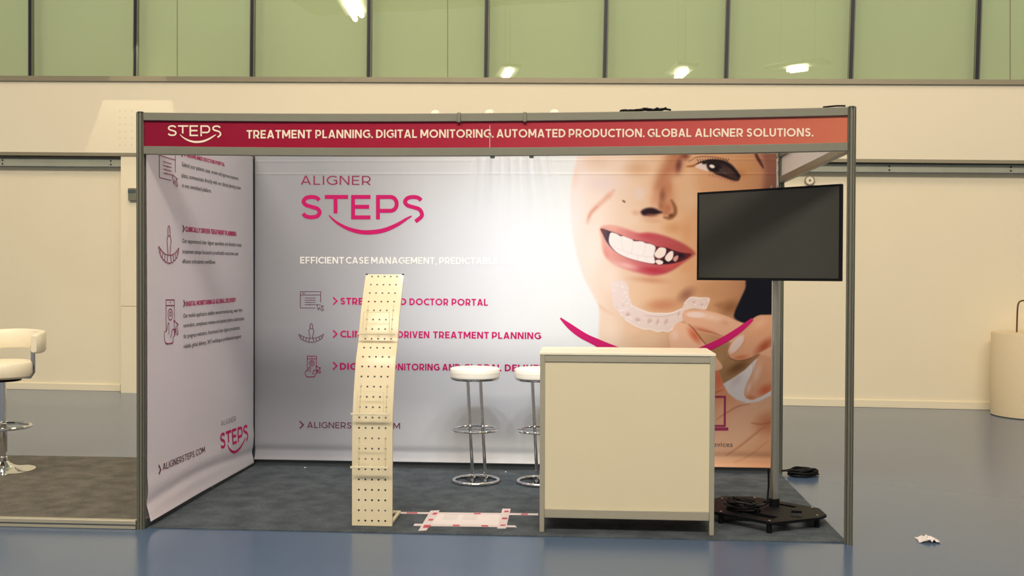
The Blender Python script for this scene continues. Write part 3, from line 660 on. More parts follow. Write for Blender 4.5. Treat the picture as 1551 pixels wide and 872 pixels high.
for pts, o_ in (([(941, 357), (942, 368), (944, 378)], .5), ([(959, 363), (958, 374), (956, 384)], .5), ([(978, 368), (977, 378), (974, 386)], .55), ([(991.5, 375), (990.5, 385), (988.5, 388)], .6), ([(927, 372), (940, 378), (955, 383.5), (972, 387.5), (990, 389.5)], .55), ([(966, 386), (966, 394)], .4), ([(979, 388), (979.5, 396)], .4), ([(951, 382), (951, 389)], .35)):
    L_(pts, 1.2, (222, 210, 202), o_*.6, teeth, .8, False)
E_(985, 424, 46, 9, 4, (214, 152, 116), .75, skin*(1-lips)); E_(1040, 405, 18, 14, -30, (220, 160, 112), .6, skin*(1-lips))
# chin and neck
E_(962, 438, 34, 18, 0, (240, 206, 170), .8, skin); E_(925, 420, 24, 34, 0, (254, 238, 222), .7, skin)
E_(1004, 462, 42, 16, -4, (206, 140, 102), .9, skin); E_(1040, 446, 24, 14, -35, (150, 100, 76), .85, skin); E_(1080, 440, 44, 22, 0, (196, 146, 102), .7, skin); E_(1106, 465, 26, 18, -20, (140, 92, 56), .8, skin); E_(1090, 462, 14, 8, 0, (160, 110, 74), .6, skin)
L_([(905, 460), (916, 469), (930, 477)], 4, (238, 200, 168), .7, skin, 2.5)
E_(925, 500, 26, 40, 0, (252, 232, 206), .8, skin); E_(985, 512, 40, 22, 0, (240, 208, 168), .8, skin); E_(956, 500, 18, 12, 0, (246, 208, 170), .6, skin)
# hair and dark clothing right of the neck
P_([(1137, 415), (1200, 405), (1240, 420), (1240, 486), (1180, 478), (1155, 477), (1143, 481), (1129, 489), (1113, 482), (1113, 472), (1120.5, 455), (1128.8, 437)], (10, 13, 28), 2.2, 1, skin)
P_([(1160, 215), (1240, 215), (1240, 330), (1165, 330), (1156, 290), (1158, 262)], (132, 86, 70), 7, .9, skin); L_([(1142, 222), (1146, 236), (1151, 245), (1156, 254)], 5, (70, 30, 34), .9, skin, 1.8)
# eye
E_(1072, 246, 42, 18, 8, (220, 172, 140), .6, skin); E_(1122, 262, 14, 10, 10, (170, 112, 70), .7, skin); E_(1130, 255, 24, 22, 0, (196, 140, 88), .5, skin)
L_([(1043, 245), (1053, 239), (1066, 237), (1086, 238.5), (1101, 243), (1112, 253)], 2.0, (150, 96, 70), .85, skin, 1.2)
L_([(1040, 252), (1050, 251), (1058, 247)], 3.4, (168, 98, 44), .9, skin, 1.2)
P_([(1053, 252), (1061, 247.6), (1070, 246), (1075, 250), (1074, 258.5), (1065, 257.4)], (232, 214, 204), 1.0, 1, skin)
P_([(1070, 247.4), (1076.4, 243.6), (1087.8, 243.6), (1100, 247), (1110.5, 254.7), (1119, 266), (1120, 272), (1114, 274), (1106, 271), (1096, 267.4), (1084, 262), (1074.4, 258.2), (1071, 252)], (66, 44, 42), 2.0, .95, skin); E_(1082, 252, 14, 10.5, 12, (20, 13, 20), .97, skin, .55); L_([(1066, 246), (1076, 243.8), (1090, 244.4), (1101, 248), (1111, 256), (1119, 267)], 5.5, (22, 14, 20), .95, skin, 1.4, False); L_([(1082, 262), (1096, 266.5), (1108, 270.5), (1118, 272)], 4, (30, 18, 24), .85, skin, 1.6); E_(1112, 268, 12, 9, 35, (60, 36, 34), .7, skin); E_(1090, 249, 24, 7, 14, (40, 26, 28), .6, skin)
E_(1092, 257.5, 6, 4.5, 30, (62, 66, 62), .9, skin); E_(1098, 261.5, 5, 2.2, 20, (104, 78, 74), .7, skin); E_(1078.5, 251.8, 5.6, 3.4, 20, (246, 232, 226), 1, skin, .5)
L_([(1055, 248), (1062, 245.4), (1070, 244.4), (1080, 243.4), (1092, 244.6)], 2.6, (40, 24, 28), .95, skin, .8)
for i in range(13):
    x = 1058+i*3.6; y = 246-1.8*math.sin(i/12*2.6); L_([(x, y), (x+.2+(i-5)*.16, y-3), (x+(i-6)*.5, y-5.6)], 1.0, (46, 26, 28), .85, skin, .6)
for i in range(9):
    x = 1076+i*4.4; y = 261+i*1.35; L_([(x, y), (x-.6, y+3), (x-1.2, y+5)], .9, (96, 52, 48), .55, skin, .6)
for i in range(4): L_([(1095+i*4, 245.5+i*3), (1104+i*4, 249+i*3.5), (1113+i*2.6, 259+i*3)], 1.4, (30, 18, 22), .8, skin, .6)
L_([(1074, 266), (1090, 268), (1106, 274), (1118, 276)], 3, (196, 130, 104), .5, skin, 2)
# hand below the counter edge: palm
palm = pmask([(1060, 540), (1083, 545), (1089, 566), (1095, 581), (1103, 595), (1116, 605), (1131, 609.5), (1149, 607.7), (1166, 599.4), (1200, 585), (1240, 570), (1240, 760), (1040, 760), (1040, 560)], 1.0, False)
over(palm, grad(fx*.6+fy*.5, [(930, (226, 130, 92)), (955, (232, 158, 118)), (985, (232, 186, 152)), (1012, (226, 178, 138)), (1045, (214, 160, 120))]))
E_(1165, 640, 34, 26, -20, (190, 112, 78), .75, palm); E_(1092, 570, 14, 26, 30, (222, 112, 78), .8, palm); E_(1120, 660, 40, 26, 0, (230, 190, 158), .6, palm); E_(1095, 625, 22, 26, 0, (236, 186, 150), .6, palm)
L_([(1085, 635), (1100, 625), (1118, 615), (1135, 612)], 2.4, (196, 120, 86), .7, palm, 1.6); L_([(1075, 602), (1084, 594), (1096, 590)], 2, (180, 96, 68), .6, palm, 1.2); L_([(1100, 690), (1125, 672), (1155, 648), (1180, 632)], 3, (190, 120, 84), .6, palm, 2); L_([(1138, 640), (1155, 642), (1180, 634)], 2.2, (170, 92, 66), .6, palm, 1.4); L_([(1112, 700), (1135, 690), (1165, 666)], 2, (196, 128, 92), .5, palm, 1.6)
# hollow of the hand, white cuff
P_([(1040, 520), (1075, 528), (1102, 520), (1112, 545), (1140, 546), (1146, 540), (1170, 530), (1172, 545), (1140, 556), (1098, 584), (1090, 566), (1083, 545), (1040, 545)], (172, 132, 90), 1.2, 1, None, False)
E_(1118, 556, 30, 12, -28, (110, 74, 44), .85, skin); E_(1090, 545, 12, 22, 10, (190, 150, 108), .6, skin)
cuff = P_([(1095, 581), (1112, 571), (1128, 560), (1141, 547), (1150, 540), (1240, 520), (1240, 572), (1200, 585), (1166, 599.6), (1149, 608), (1131, 610), (1116, 605.4), (1103, 595.4)], (232, 226, 224), 1.2, 1, None, False)
E_(1116, 575, 10, 20, 40, (200, 190, 186), .5, cuff); L_([(1141, 548), (1139, 566), (1131, 582), (1128, 598)], 1.4, (180, 170, 166), .7, cuff, .8)
# ring finger
rf_ = P_([(1240, 515), (1180, 522), (1164, 528), (1153, 534), (1145, 548), (1140, 562), (1131, 581), (1127, 595), (1131, 603), (1140, 605), (1153, 600), (1166, 592.6), (1190, 578), (1240, 560)], (226, 168, 130), 1.2, 1, None, True)
E_(1146, 566, 9, 28, 18, (240, 208, 188), .75, rf_); E_(1160, 590, 20, 12, -30, (206, 100, 66), .85, rf_); E_(1137, 602, 12, 6, 0, (206, 120, 80), .7, rf_); E_(1134, 586, 6, 16, 18, (242, 220, 206), .7, rf_)
# index finger
ix_ = P_([(1034, 478), (1037, 471), (1050, 469), (1068, 470), (1087, 474), (1104, 480), (1114, 485), (1130, 491), (1180, 510), (1180, 540), (1130, 530), (1100, 515), (1085, 508), (1070, 505), (1052, 500), (1043, 492), (1036, 486)], (234, 184, 148), 1.1, 1, None, True)
E_(1078, 480, 34, 9, 12, (246, 216, 190), .75, ix_); E_(1064, 500, 34, 7, 14, (208, 132, 96), .85, ix_); E_(1054, 476.5, 19, 6, 3, (246, 224, 214), .85, ix_, .5); L_([(1058, 498), (1080, 504), (1100, 512)], 2, (170, 100, 66), .7, ix_, 1.2); E_(1098, 488, 12, 7, 20, (222, 160, 120), .5, ix_)
# middle finger
mf_ = P_([(1240, 470), (1190, 474), (1164, 476.8), (1151, 477), (1141, 482), (1129, 494), (1118, 506), (1108, 519), (1102, 532), (1104, 540), (1116, 545), (1131, 543), (1143, 538.7), (1156, 531), (1180, 520), (1240, 500)], (228, 172, 132), 1.2, 1, None, True)
E_(1150, 490, 22, 12, -30, (240, 194, 156), .7, mf_); E_(1158, 524, 28, 12, -42, (176, 84, 52), .9, mf_); E_(1122, 541, 18, 6, -8, (206, 116, 78), .8, mf_); E_(1115.5, 521, 21, 8.5, -52, (240, 216, 204), .95, mf_, .55); L_([(1128, 507), (1127, 518), (1112, 536), (1104, 538)], 1.2, (200, 150, 124), .6, mf_, .8)
L_([(1102, 533), (1106, 542), (1118, 546), (1132, 544), (1146, 537)], 1.6, (120, 70, 44), .6, None, 1)
# thumb rising from below
tb_ = P_([(1018, 560), (1016, 530), (1013, 510), (1014, 499), (1018, 493), (1026, 488), (1040, 491), (1049, 497), (1058, 509), (1068, 521), (1084, 540), (1090, 560)], (244, 196, 160), 1.2, 1, None, True)
E_(1052, 508, 10, 24, -38, (214, 104, 66), .9, tb_); E_(1022, 508, 9, 14, -5, (248, 220, 200), .7, tb_); L_([(1043, 491), (1052, 500), (1062, 513), (1072, 525)], 1.8, (120, 54, 34), .8, None, 1)
# clear aligner held in front of the chin
ao = [(929, 427), (926, 440), (927, 451), (928.6, 460), (932, 467), (937, 473), (947, 483.5), (960.7, 492), (974, 497.7), (984.6, 498.4), (996.5, 502), (1004, 500.5), (1011.4, 502), (1019, 497), (1024, 490), (1036, 484), (1036.8, 472), (1050, 467), (1068, 469), (1071, 460), (1074.8, 452), (1067, 452), (1059, 450.7), (1045.7, 450), (1036.8, 459), (1032, 467), (1017, 473), (999.5, 474), (984.6, 473), (969.6, 468), (959, 463.4), (953, 449), (951.8, 433), (943, 425)]
al_ = pmask(ao, 1.1)*(1-ix_*.0)
over(al_*(1-pmask([(1036, 471), (1050, 469), (1068, 470), (1090, 480), (1060, 495), (1036, 486)], 1.)), (242, 232, 230), .74)
for x, y, rx, ry in ((951, 476, 6, 5), (966, 484, 7, 5), (984, 486, 6, 7), (996, 487, 4, 8), (1009, 487, 5, 8), (1028, 475, 3, 6), (1051, 457, 4, 3.5), (1063, 461, 4, 3)):
    E_(x, y, rx, ry, 15, (206, 172, 164), .7, al_); E_(x+2, y+4, rx*.5, 1.6, 0, (255, 252, 250), .9, al_)
for i in range(46):
    x, y = 928+rng.random()*30, 428+rng.random()*62; E_(x, y, 1.6+2*rng.random(), 1.2+1.6*rng.random(), rng.random()*180, (255, 250, 250) if i % 3 else (226, 208, 210), .8, al_)
L_([(959, 463.4), (970, 468.6), (985, 473.6), (1000, 474.6), (1017, 473.6), (1032, 467.6)], 1.3, (255, 252, 250), .85, None, .7, False); L_([(975, 477), (990, 479), (1008, 479), (1026, 474)], 1.2, (206, 186, 182), .8, None, .7)
L_([(947, 483.5), (960.7, 492), (974, 497.7), (984.6, 498.4), (996.5, 502), (1004, 500.5), (1011.4, 502), (1019, 497)], 1.3, (255, 252, 250), .8, None, .7, False); L_([(1036.8, 459), (1045.7, 450.4), (1059, 451), (1074, 452.4), (1069, 467)], 1.4, (255, 250, 246), .85, None, .7, False)
E_(928, 344, 17, 5, 10, (240, 192, 170), .7, lips*(1-mouth)); FC = FC*(1-skin[:, None]*(1-np.array([.965, .95, .985])))
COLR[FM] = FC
bb_ = thing('back_banner', 'wide printed fabric banner on the back wall with magenta wordmark and smiling face', 'banner', (2, 1.95, .05))
me = bpy.data.meshes.new('fabric')
quads = np.arange(nu*nv).reshape(nv, nu); ff = np.stack([quads[:-1, :-1], quads[:-1, 1:], quads[1:, 1:], quads[1:, :-1]], -1).reshape(-1, 4)
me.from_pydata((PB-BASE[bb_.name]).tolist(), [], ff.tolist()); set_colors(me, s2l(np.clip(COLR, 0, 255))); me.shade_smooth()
me.materials.append(PRINT); fo = bpy.data.objects.new('fabric', me); COL.objects.link(fo); fo.parent = bb_
T = lambda *a, **k: text('back', *a, bb_, **k)
text('back', 'ALIGNER', (455.5, 279.5), (561.5, 280), 13.6, .11, MAGD, bb_, 'thin dark magenta word ALIGNER', .2)
logo('back', (455, 331.8), (643, 332.4), 36.8, MAG, bb_, 17.5, 'large magenta STEPS wordmark with smile curve')
words('back', [('EFFICIENT', 454.6, 521), ('CASE', 523.9, 558.6), ('MANAGEMENT,', 562.2, 661.5), ('PREDICTABLE', 665.4, 754), ('OUTCOMES', 757.6, 831.3)], line(455, 398.9, 831, 400.4), 10.2, .18, WHITEP, bb_, 'white headline fading into the pale print')
words('back', [('STREAMLINED', 515.5, 615.6), ('DOCTOR', 620.2, 679), ('PORTAL', 684, 739)], line(515, 461, 740, 463), 10.4, .2, MAG, bb_)
words('back', [('CLINICALLY', 515.5, 598), ('DRIVEN', 602.6, 650.2), ('TREATMENT', 656, 740.5), ('PLANNING', 745, 819)], line(515, 510.7, 819, 513.6), 10.4, .2, MAG, bb_)
words('back', [('DIGITAL', 515, 575), ('MONITORING', 580, 665.6), ('AND', 669.8, 697.6), ('GLOBAL', 702.5, 759.5), ('DELIVERY', 764.5, 836)], line(515, 559.6, 836, 562.8), 10.4, .2, MAG, bb_)
for y in (455.8, 505.6, 553.8): chev('back', 504, 511.5, y-5.6, y+5.6, MAG, bb_)
chev('back', 453.5, 460.5, 637.5, 648.5, PLUM, bb_)
text('back', 'ALIGNERSTEPS.COM', (465.5, 647.6), (606, 649.4), 9.2, .13, PLUM, bb_, 'plum web address', .16)
strokes('back', icon_doc(), .026, (455, 469.5), (492.5, 469.5), 28, PLUM, bb_, label='line icon of a window with cursor')
strokes('back', icon_teeth(), .026, (453, 517.5), (490.5, 517.5), 28, PLUM, bb_, label='line icon of an implant over a row of teeth')
strokes('back', icon_phone(), .036, (462.5, 570), (488.5, 570), 31, MAGD, bb_, label='line icon of a hand holding a phone')
# big smile curve across the portrait
up_ = catmull([(849.5, 480.5), (864, 489.7), (888, 505), (906, 513), (928, 522), (960, 533), (998, 538), (1035, 534), (1071, 521), (1094, 510), (1116.4, 496.4), (1138, 481.5)], 4)
lo_ = catmull([(848, 482.5), (860, 497), (876, 510), (899.4, 522.6), (925, 538), (960, 553), (998, 559), (1035, 552), (1081, 528), (1104, 516), (1126.7, 499.5), (1141.5, 484.5)], 4)
un, pt = SURF['back']; uv = np.array([un(*p) for p in up_+lo_]); n = len(up_)
sm = MB(); sm.v = [tuple(p) for p in pt(uv[:, 0], uv[:, 1])]; sm.f = [(n+i, n+i+1, i+1, i) for i in range(n-1)]
sm.build('smile_curve', MAG, bb_, smooth=False, fix=False)['label'] = 'magenta smile curve printed across the portrait'
strokes('back', [[(.1, .14), (.1, .97), (.9, .97), (.9, .14), (.1, .14)]], .055, (1048, 652), (1103, 652), 53, MAGD, bb_, label='magenta laptop outline')
strokes('back', [[(0, .05), (1, .05)]], .09, (1047, 652), (1103, 652), 53, MAGD, bb_)
small('back', 'devices', (1074, 676), (1109.5, 676.3), 7.6, GREYT, bb_, 0., 'small dark word devices')
# ================================================================== LEFT BANNER
ul = np.concatenate([np.arange(.012, 1.90, .022), [1.915]]); vl = np.concatenate([np.arange(.03, .315, .01), np.arange(.32, 2.37, .03)])
UU, VV = np.meshgrid(ul, vl); VV = VV + (.012*(1-UU/1.93))*np.clip((.3-VV)/.3, 0, 1)
PL = np.stack([xl(UU, VV), UU, VV], -1).reshape(-1, 3)
lb = thing('left_banner', 'narrow printed fabric banner with small text blocks and icons on the left booth wall', 'banner', (.03, 1, .04))
me = bpy.data.meshes.new('fabric'); nu, nv = len(ul), len(vl); quads = np.arange(nu*nv).reshape(nv, nu)
ff = np.stack([quads[:-1, :-1], quads[:-1, 1:], quads[1:, 1:], quads[1:, :-1]], -1).reshape(-1, 4)
me.from_pydata((PL-BASE[lb.name]).tolist(), [], ff.tolist())
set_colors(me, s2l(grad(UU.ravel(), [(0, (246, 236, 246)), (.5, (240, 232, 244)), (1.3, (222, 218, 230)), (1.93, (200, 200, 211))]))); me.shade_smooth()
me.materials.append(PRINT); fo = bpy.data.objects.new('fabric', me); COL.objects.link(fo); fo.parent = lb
PAR = [('STREAMLINED DOCTOR PORTAL', (279, 236.6), (340, 252), 6, [('Submit your patients cases, review and approve treatment', (276, 251.5), (361, 273)), ('plans, communicate directly with our clinical planning team', (275.5, 268.2), (364.5, 287.2)), ('in one centralized platform.', (276, 283.3), (320, 292))]),
       ('CLINICALLY DRIVEN TREATMENT PLANNING', (280.5, 350.6), (358, 357.6), 8, [('Our experienced clear aligner specialists and dentists create', (276, 367.5), (366, 373.5)), ('treatment setups focused in predictable outcomes and', (276, 383.6), (361, 386.6)), ('efficient orthodontic workflows.', (276, 398.6), (327, 399.4))]),
       ('DIGITAL MONITORING & GLOBAL DELIVERY', (281.5, 463.8), (357.5, 457.2), 7.6, [('Our mobile application enables remote monitoring, wear time', (277.5, 481.3), (367, 471.6)), ('reminders, compliance reviews and patient photo submissions', (277.5, 496), (370, 484.4)), ('for progress evaluation. Automated clear aligner production,', (278, 512.3), (364, 498.4)), ('reliable global delivery, 24/7 multilingual professional support.', (278, 527.5), (366, 511.4))])]
for hd, a, b, cap, ls in PAR:
    text('left', hd, a, b, cap, .2, MAG, lb); chev('left', a[0]-4, a[0]-1, a[1]-cap-1.5, a[1]+.8, PLUM, lb, .3)
    for s_, p, q_ in ls: small('left', s_, p, q_, 6.6, GREYT, lb, .004)
strokes('left', icon_doc(), .024, (242, 274.5), (271, 281.5), 48, MAGD, lb, label='line icon of a text page with cursor, top cut off by the fascia')
strokes('left', icon_teeth(), .024, (240, 396.5), (271, 398), 57, MAGD, lb, label='line icon of an implant over a row of teeth')
strokes('left', icon_phone(), .024, (248, 520), (271.5, 517.5), 66, MAGD, lb, label='line icon of a hand holding a phone')
text('left', 'ALIGNER', (335.3, 645), (357.5, 637), 7.8, .1, PALEG, lb, 'pale grey word ALIGNER', .2)
logo('left', (333.8, 680.5), (375.3, 664.2), 24.3, MAG, lb, 19, 'magenta STEPS wordmark at the lower right of the side banner')
text('left', 'ALIGNERSTEPS.COM', (246, 712), (310.5, 684.6), 10.2, .14, PLUM, lb, 'plum web address', .16)
chev('left', 239.5, 243.5, 704, 717.6, PLUM, lb, .26)
# fascia lettering
logo('head', (253.5, 205.9), (335.5, 206.3), 16.4, CREAML, fas, 15, 'cream STEPS wordmark with smile curve')
words('head', [('TREATMENT', 373.5, 472), ('PLANNING.', 477.7, 564.5), ('DIGITAL', 569.7, 631.5), ('MONITORING.', 636.8, 747.4), ('AUTOMATED', 752.1, 856.4), ('PRODUCTION.', 861.4, 976), ('GLOBAL', 980.8, 1046.8), ('ALIGNER', 1052.6, 1125.2), ('SOLUTIONS.', 1130.8, 1231.8)], line(373.5, 209.6, 1231.5, 206.6), 12.6, .18, CREAML, fas, 'cream lettering in one line')

# ================================================================== COUNTER
x0, x1, y0, y1 = 2.296, 3.283, .10, .53
ZC = onY(815, 533, y0)[2]
ct = thing('reception_counter', 'cream panelled counter in an aluminium frame with white top at the front of the booth', 'counter', ((x0+x1)/2, (y0+y1)/2, 0))
for i, (x, y) in enumerate(((x0, y0), (x1-.028, y0), (x0, y1-.028), (x1-.028, y1-.028))):
    MB().box(x, x+.028, y, y+.028, .006, ZC-.016).build('leg', ALUL, ct, bevel=.003)
for y in (y0+.002, y1-.026):
    MB().box(x0+.028, x1-.028, y, y+.024, ZC-.055, ZC-.016).build('top_rail', ALUL, ct, bevel=.003)
    MB().box(x0+.028, x1-.028, y, y+.024, .088, .140).build('bottom_rail', ALUL, ct, bevel=.003)
for x in (x0+.002, x1-.026):
    MB().box(x, x+.024, y0+.028, y1-.028, ZC-.055, ZC-.016).build('side_rail', ALUL, ct, bevel=.003)
    MB().box(x, x+.024, y0+.028, y1-.028, .088, .140).build('side_rail', ALUL, ct, bevel=.003)
    MB().box(x+.009, x+.015, y0+.028, y1-.028, .138, ZC-.053).build('side_panel', CREAMP, ct, smooth=False)
MB().box(x0+.027, x1-.027, y0+.010, y0+.016, .138, ZC-.053).build('front_panel', CREAMP, ct, smooth=False)
MB().box(x0-.004, x1+.004, y0-.004, y1+.004, ZC-.016, ZC).build('countertop', TOPM, ct, bevel=.003)
MB().box(x0+.03, x1-.03, y0+.03, y1-.03, .142, .150).build('bottom_shelf', CREAMP, ct, smooth=False)

# ================================================================== PERFORATED LITERATURE RACK
_rb = onZ(563.5, 797, .006); RX, RW, RY = float(_rb[0]), .237, float(_rb[1])
PROF = [(0, .010), (.0, .35), (.006, .60), (.030, .74), (.066, .87), (.098, .965), (.135, 1.03), (.168, 1.085), (.185, 1.14), (.232, 1.25), (.31, 1.38), (.37, 1.472)]
pr = catmull([(a, b) for a, b in PROF], 6)
rk = thing('literature_rack', 'tall cream perforated metal brochure rack with a wavy leaning sheet', 'brochure rack', (RX, RY, 0))
al = np.concatenate([[0], np.cumsum([np.hypot(*(pr[i+1]-pr[i])) for i in range(len(pr)-1)])])
def fy_(z): return float(np.interp(z, [p[1] for p in pr], [p[0] for p in pr]))
def rsheet():
    me = bpy.data.meshes.new('perforated_sheet'); n = len(pr); V, U = [], []
    for i, (y, z) in enumerate(pr):
        t = pr[min(i+1, n-1)]-pr[max(i-1, 0)]; t = t/np.linalg.norm(t); nb = np.array([t[1], -t[0]])
        for x, d in ((-RW/2, .018), (-RW/2, 0), (-RW/2+.004, -.002), (RW/2-.004, -.002), (RW/2, 0), (RW/2, .018)):
            V.append((x, y+nb[0]*d, z+nb[1]*d)); U.append((x, al[i]))
    fs = [(6*i+k, 6*i+k+1, 6*i+7+k, 6*i+6+k) for i in range(n-1) for k in range(5)]
    me.from_pydata(V, [], fs); uv = me.uv_layers.new(name='UVMap')
    for lp in me.loops: uv.data[lp.index].uv = U[lp.vertex_index]
    me.materials.append(PERF); me.shade_smooth(); me.set_sharp_from_angle(angle=math.radians(40))
    o = bpy.data.objects.new('perforated_sheet', me); COL.objects.link(o); o.parent = rk
    return o
rsheet()
for s_ in (-1, 1): MB().beam((RX+s_*.105, RY+.012, .020), (RX+s_*.105, RY+.30, .020), .018, .018).build('foot', WIREM, rk, bevel=.003)
MB().beam((RX-.114, RY+.305, .020), (RX+.114, RY+.305, .020), .018, .018).build('rear_bar', WIREM, rk, bevel=.003)
for s_ in (-1, 1): MB().tube([(RX+s_*.105, RY+.02, 0.006), (RX+s_*.105, RY+.02, .014)], .009, 10).build('rubber_foot', RUBBER, rk)
for s_ in (-1, 1): MB().box(RX+s_*.112-.006, RX+s_*.112+.006, RY+.366, RY+.384, 1.468, 1.477).build('end_plug', BLACKP, rk)
def holder(zs_, label):
    yf = RY+fy_(zs_); zt = zs_+.165; yt_ = RY+fy_(zt)-.008; zs2 = zs_
    fr = yf-.075
    r = thing('brochure_holder', label, 'brochure holder', (RX, yf, zs_), 'wire brochure holders hooked on the rack')
    for s_ in (-.078, .078): MB().tube([(RX+s_, yt_+.002, zt-.002), (RX+s_, yt_, zt), (RX+s_, RY+fy_(zt-.06)-.008, zt-.06), (RX+s_, yf-.008, zs_+.004)], .0022, 8).build('back_wire', WIREM, r)
    f = MB(); f.tube([(RX-.08, fr, zs_+.004), (RX-.076, fr+.012, zs_+.13), (RX+.076, fr+.012, zs_+.13), (RX+.08, fr, zs_+.004)], .0022, 8); f.build('front_wire', WIREM, r)
    MB().box(RX-.112, RX+.112, fr-.006, fr+.004, zs_-.006, zs_+.006).build('front_bar', WIREM, r, bevel=.002)
    for s_ in (-.078, 0, .078): MB().tube([(RX+s_, fr, zs_), (RX+s_, yf-.010, zs_+.004)], .0025, 8).build('shelf_wire', WIREM, r)
holder(onY(570, 506.5, RY+.04)[2], 'topmost of the three wire brochure holders on the perforated rack')
holder(onY(560, 627.5, RY-.07)[2], 'middle one of the three wire brochure holders on the perforated rack')
holder(onY(556, 707.5, RY-.07)[2], 'lowest of the three wire brochure holders on the perforated rack')

# ================================================================== BAR STOOLS inside the booth (built at the origin)
def ring(R_, z, n=40, cx=0, cy=0): return [(cx+R_*math.cos(2*math.pi*k/n), cy+R_*math.sin(2*math.pi*k/n), z) for k in range(n)]
st = thing('bar_stool', 'white round chrome bar stool standing free left of the counter', 'bar stool', (0, 0, 0), 'white bar stools by the counter')
MB().tube(ring(.158, .013), .0125, 12, True).build('base_ring', CHROME, st)
MB().beam((-.024, -.150, .016), (-.024, .150, .016), .022, .008).beam((.066, -.138, .016), (.066, .138, .016), .022, .008).build('base_bar', CHROME, st, bevel=.002)
MB().beam((-.10, .11, .020), (-.03, -.02, .045), .02, .006).beam((-.01, .13, .020), (.060, -.02, .045), .02, .006).build('base_brace', CHROME, st)
for dx in (0, .09):
    MB().tube(catmull([(-.022+dx, 0, .018), (-.040+dx, -.002, .35), (-.054+dx, -.004, .61), (-.060+dx, -.004, .726)], 5), .0125, 14).build('pole', CHROME, st)
MB().tube(ring(.162, .372, cx=-.006), .0075, 10, True).beam((-.165, 0, .372), (.15, 0, .372), .014, .006).build('footrest', CHROME, st)
MB().lathe([(.10, .720), (.168, .726), (.172, .732), (.172, .740), (.15, .742)], (-.01, 0, 0)).build('seat_ring', CHROME, st)
pad = MB().lathe([(.168, .741), (.175, .744), (.176, .748), (.176, .800), (.173, .805), (.160, .810), (.10, .813), (.02, .814)], (-.01, 0, 0)).build('seat', WHITEV, st)
MB().tube(ring(.1757, .778, cx=-.01), .0018, 6, True).build('piping', WHITEV, pad)
p1 = onZ(721, 728, .013); p2 = onZ(818.5, 729.5, .013)
st2 = copy_tree(st)
st.location = (p1[0], p1[1], .006); st2.location = (p2[0], p2[1], .006); st2.rotation_euler = (0, 0, math.radians(-8))
st2['label'] = 'white round chrome bar stool half hidden behind the counter'

# ================================================================== NEIGHBOUR'S STOOL
pn = onZ(4, 712, .006)
ns = thing('swivel_bar_stool', 'cream swivel bar stool with low curved backrest on the brownish carpet at far left', 'bar stool', (pn[0], pn[1], .006), None, 0)
B_ = BASE[ns.name]; BASE[ns.name] = np.zeros(3)
MB().lathe([(.225, 0), (.225, .006), (.20, .012), (.12, .022), (.075, .038), (.052, .055), (.036, .07), (.034, .10), (.026, .105)], n=48).build('base_plate', CHROME, ns)
MB().lathe([(.026, .06), (.026, .66), (.022, .665), (.022, .70)], n=24).build('column', CHROME, ns)
fr_ = MB().tube(ring(.175, .33, cx=.03, cy=-.02), .012, 10, True).tube([(0, 0, .345), (.03, -.195, .332)], .009, 8).lathe([(.032, .30), (.034, .305), (.034, .36), (.03, .365)], n=20).build('footrest', CHROME, ns)
MB().tube([(.030, 0, .14), (.030, 0, .30)], .006, 8).build('gas_lever', CHROME, ns)
MB().lathe([(.10, .685), (.19, .69), (.215, .705), (.222, .73), (.222, .785), (.21, .805), (.18, .815), (.05, .818)], n=48).build('seat', CREAMV, ns)
MB().lathe([(.12, .665), (.13, .668), (.13, .688), (.12, .69)], n=24).build('seat_mount', BLACKP, ns)
bk = MB(); A = np.linspace(math.radians(-9), math.radians(189), 40); vs_ = []; fs_ = []
sec = [(.0, -.074), (.022, -.072), (.030, -.06), (.030, .06), (.022, .072), (0, .075), (-.020, .072), (-.028, .06), (-.028, -.06), (-.020, -.072)]
for i, a in enumerate(A):
    e = .80+.20*min(1, min(i, 39-i)/1.5)**.5
    for dr, dz in sec: r_ = .268+dr*e; vs_.append((r_*math.cos(a), r_*math.sin(a), .945+dz*e+.02*math.sin(a)))
k = len(sec)
for i in range(39): fs_ += [(i*k+j, i*k+(j+1) % k, (i+1)*k+(j+1) % k, (i+1)*k+j) for j in range(k)]
fs_ += [tuple(range(k)), tuple(39*k+j for j in range(k-1, -1, -1))]
bk.add(vs_, fs_).build('backrest', CREAMV, ns)
for a in (2, 178):
    c, s_ = math.cos(math.radians(a)), math.sin(math.radians(a))
    MB().tube([(c*.15, s_*.15, .70), (c*.21, s_*.21, .70), (c*.231, s_*.231, .73), (c*.233, s_*.233, .93)], .017, 10).build('bracket', CHROME, ns)
ns.rotation_euler = (0, 0, 0)

# ================================================================== SCREEN ON STAND
TY = -.69; rv = np.array([math.cos(TY), math.sin(TY), 0]); bv_ = np.array([-math.sin(TY), math.cos(TY), 0]); TC = np.array([3.624, .50, 1.720])
def tl(r, b, z, o=TC): return o + rv*r + bv_*b + np.array([0, 0, z])
def tbox(mb, r0, r1, b0, b1, z0, z1, o=TC):
    return mb.add([tl(r, b, z, o) for z in (z0, z1) for r, b in ((r0, b0), (r1, b0), (r1, b1), (r0, b1))],
                  [(3, 2, 1, 0), (4, 5, 6, 7), (0, 1, 5, 4), (1, 2, 6, 5), (2, 3, 7, 6), (3, 0, 4, 7)])
tw, th = .96/2, .552/2
tv = thing('flat_screen', 'large switched off flat screen with thin black bezel on the stand at the booth right', 'screen', tl(0, .03, -th))
tbox(MB(), -tw, tw, .004, .030, -th, th).build('housing', BLACKP, tv, bevel=.004)
tbox(MB(), -tw+.2, tw-.2, .029, .06, -th+.05, th-.12).build('back_cover', BLACKP, tv, bevel=.01)
fm = MB()
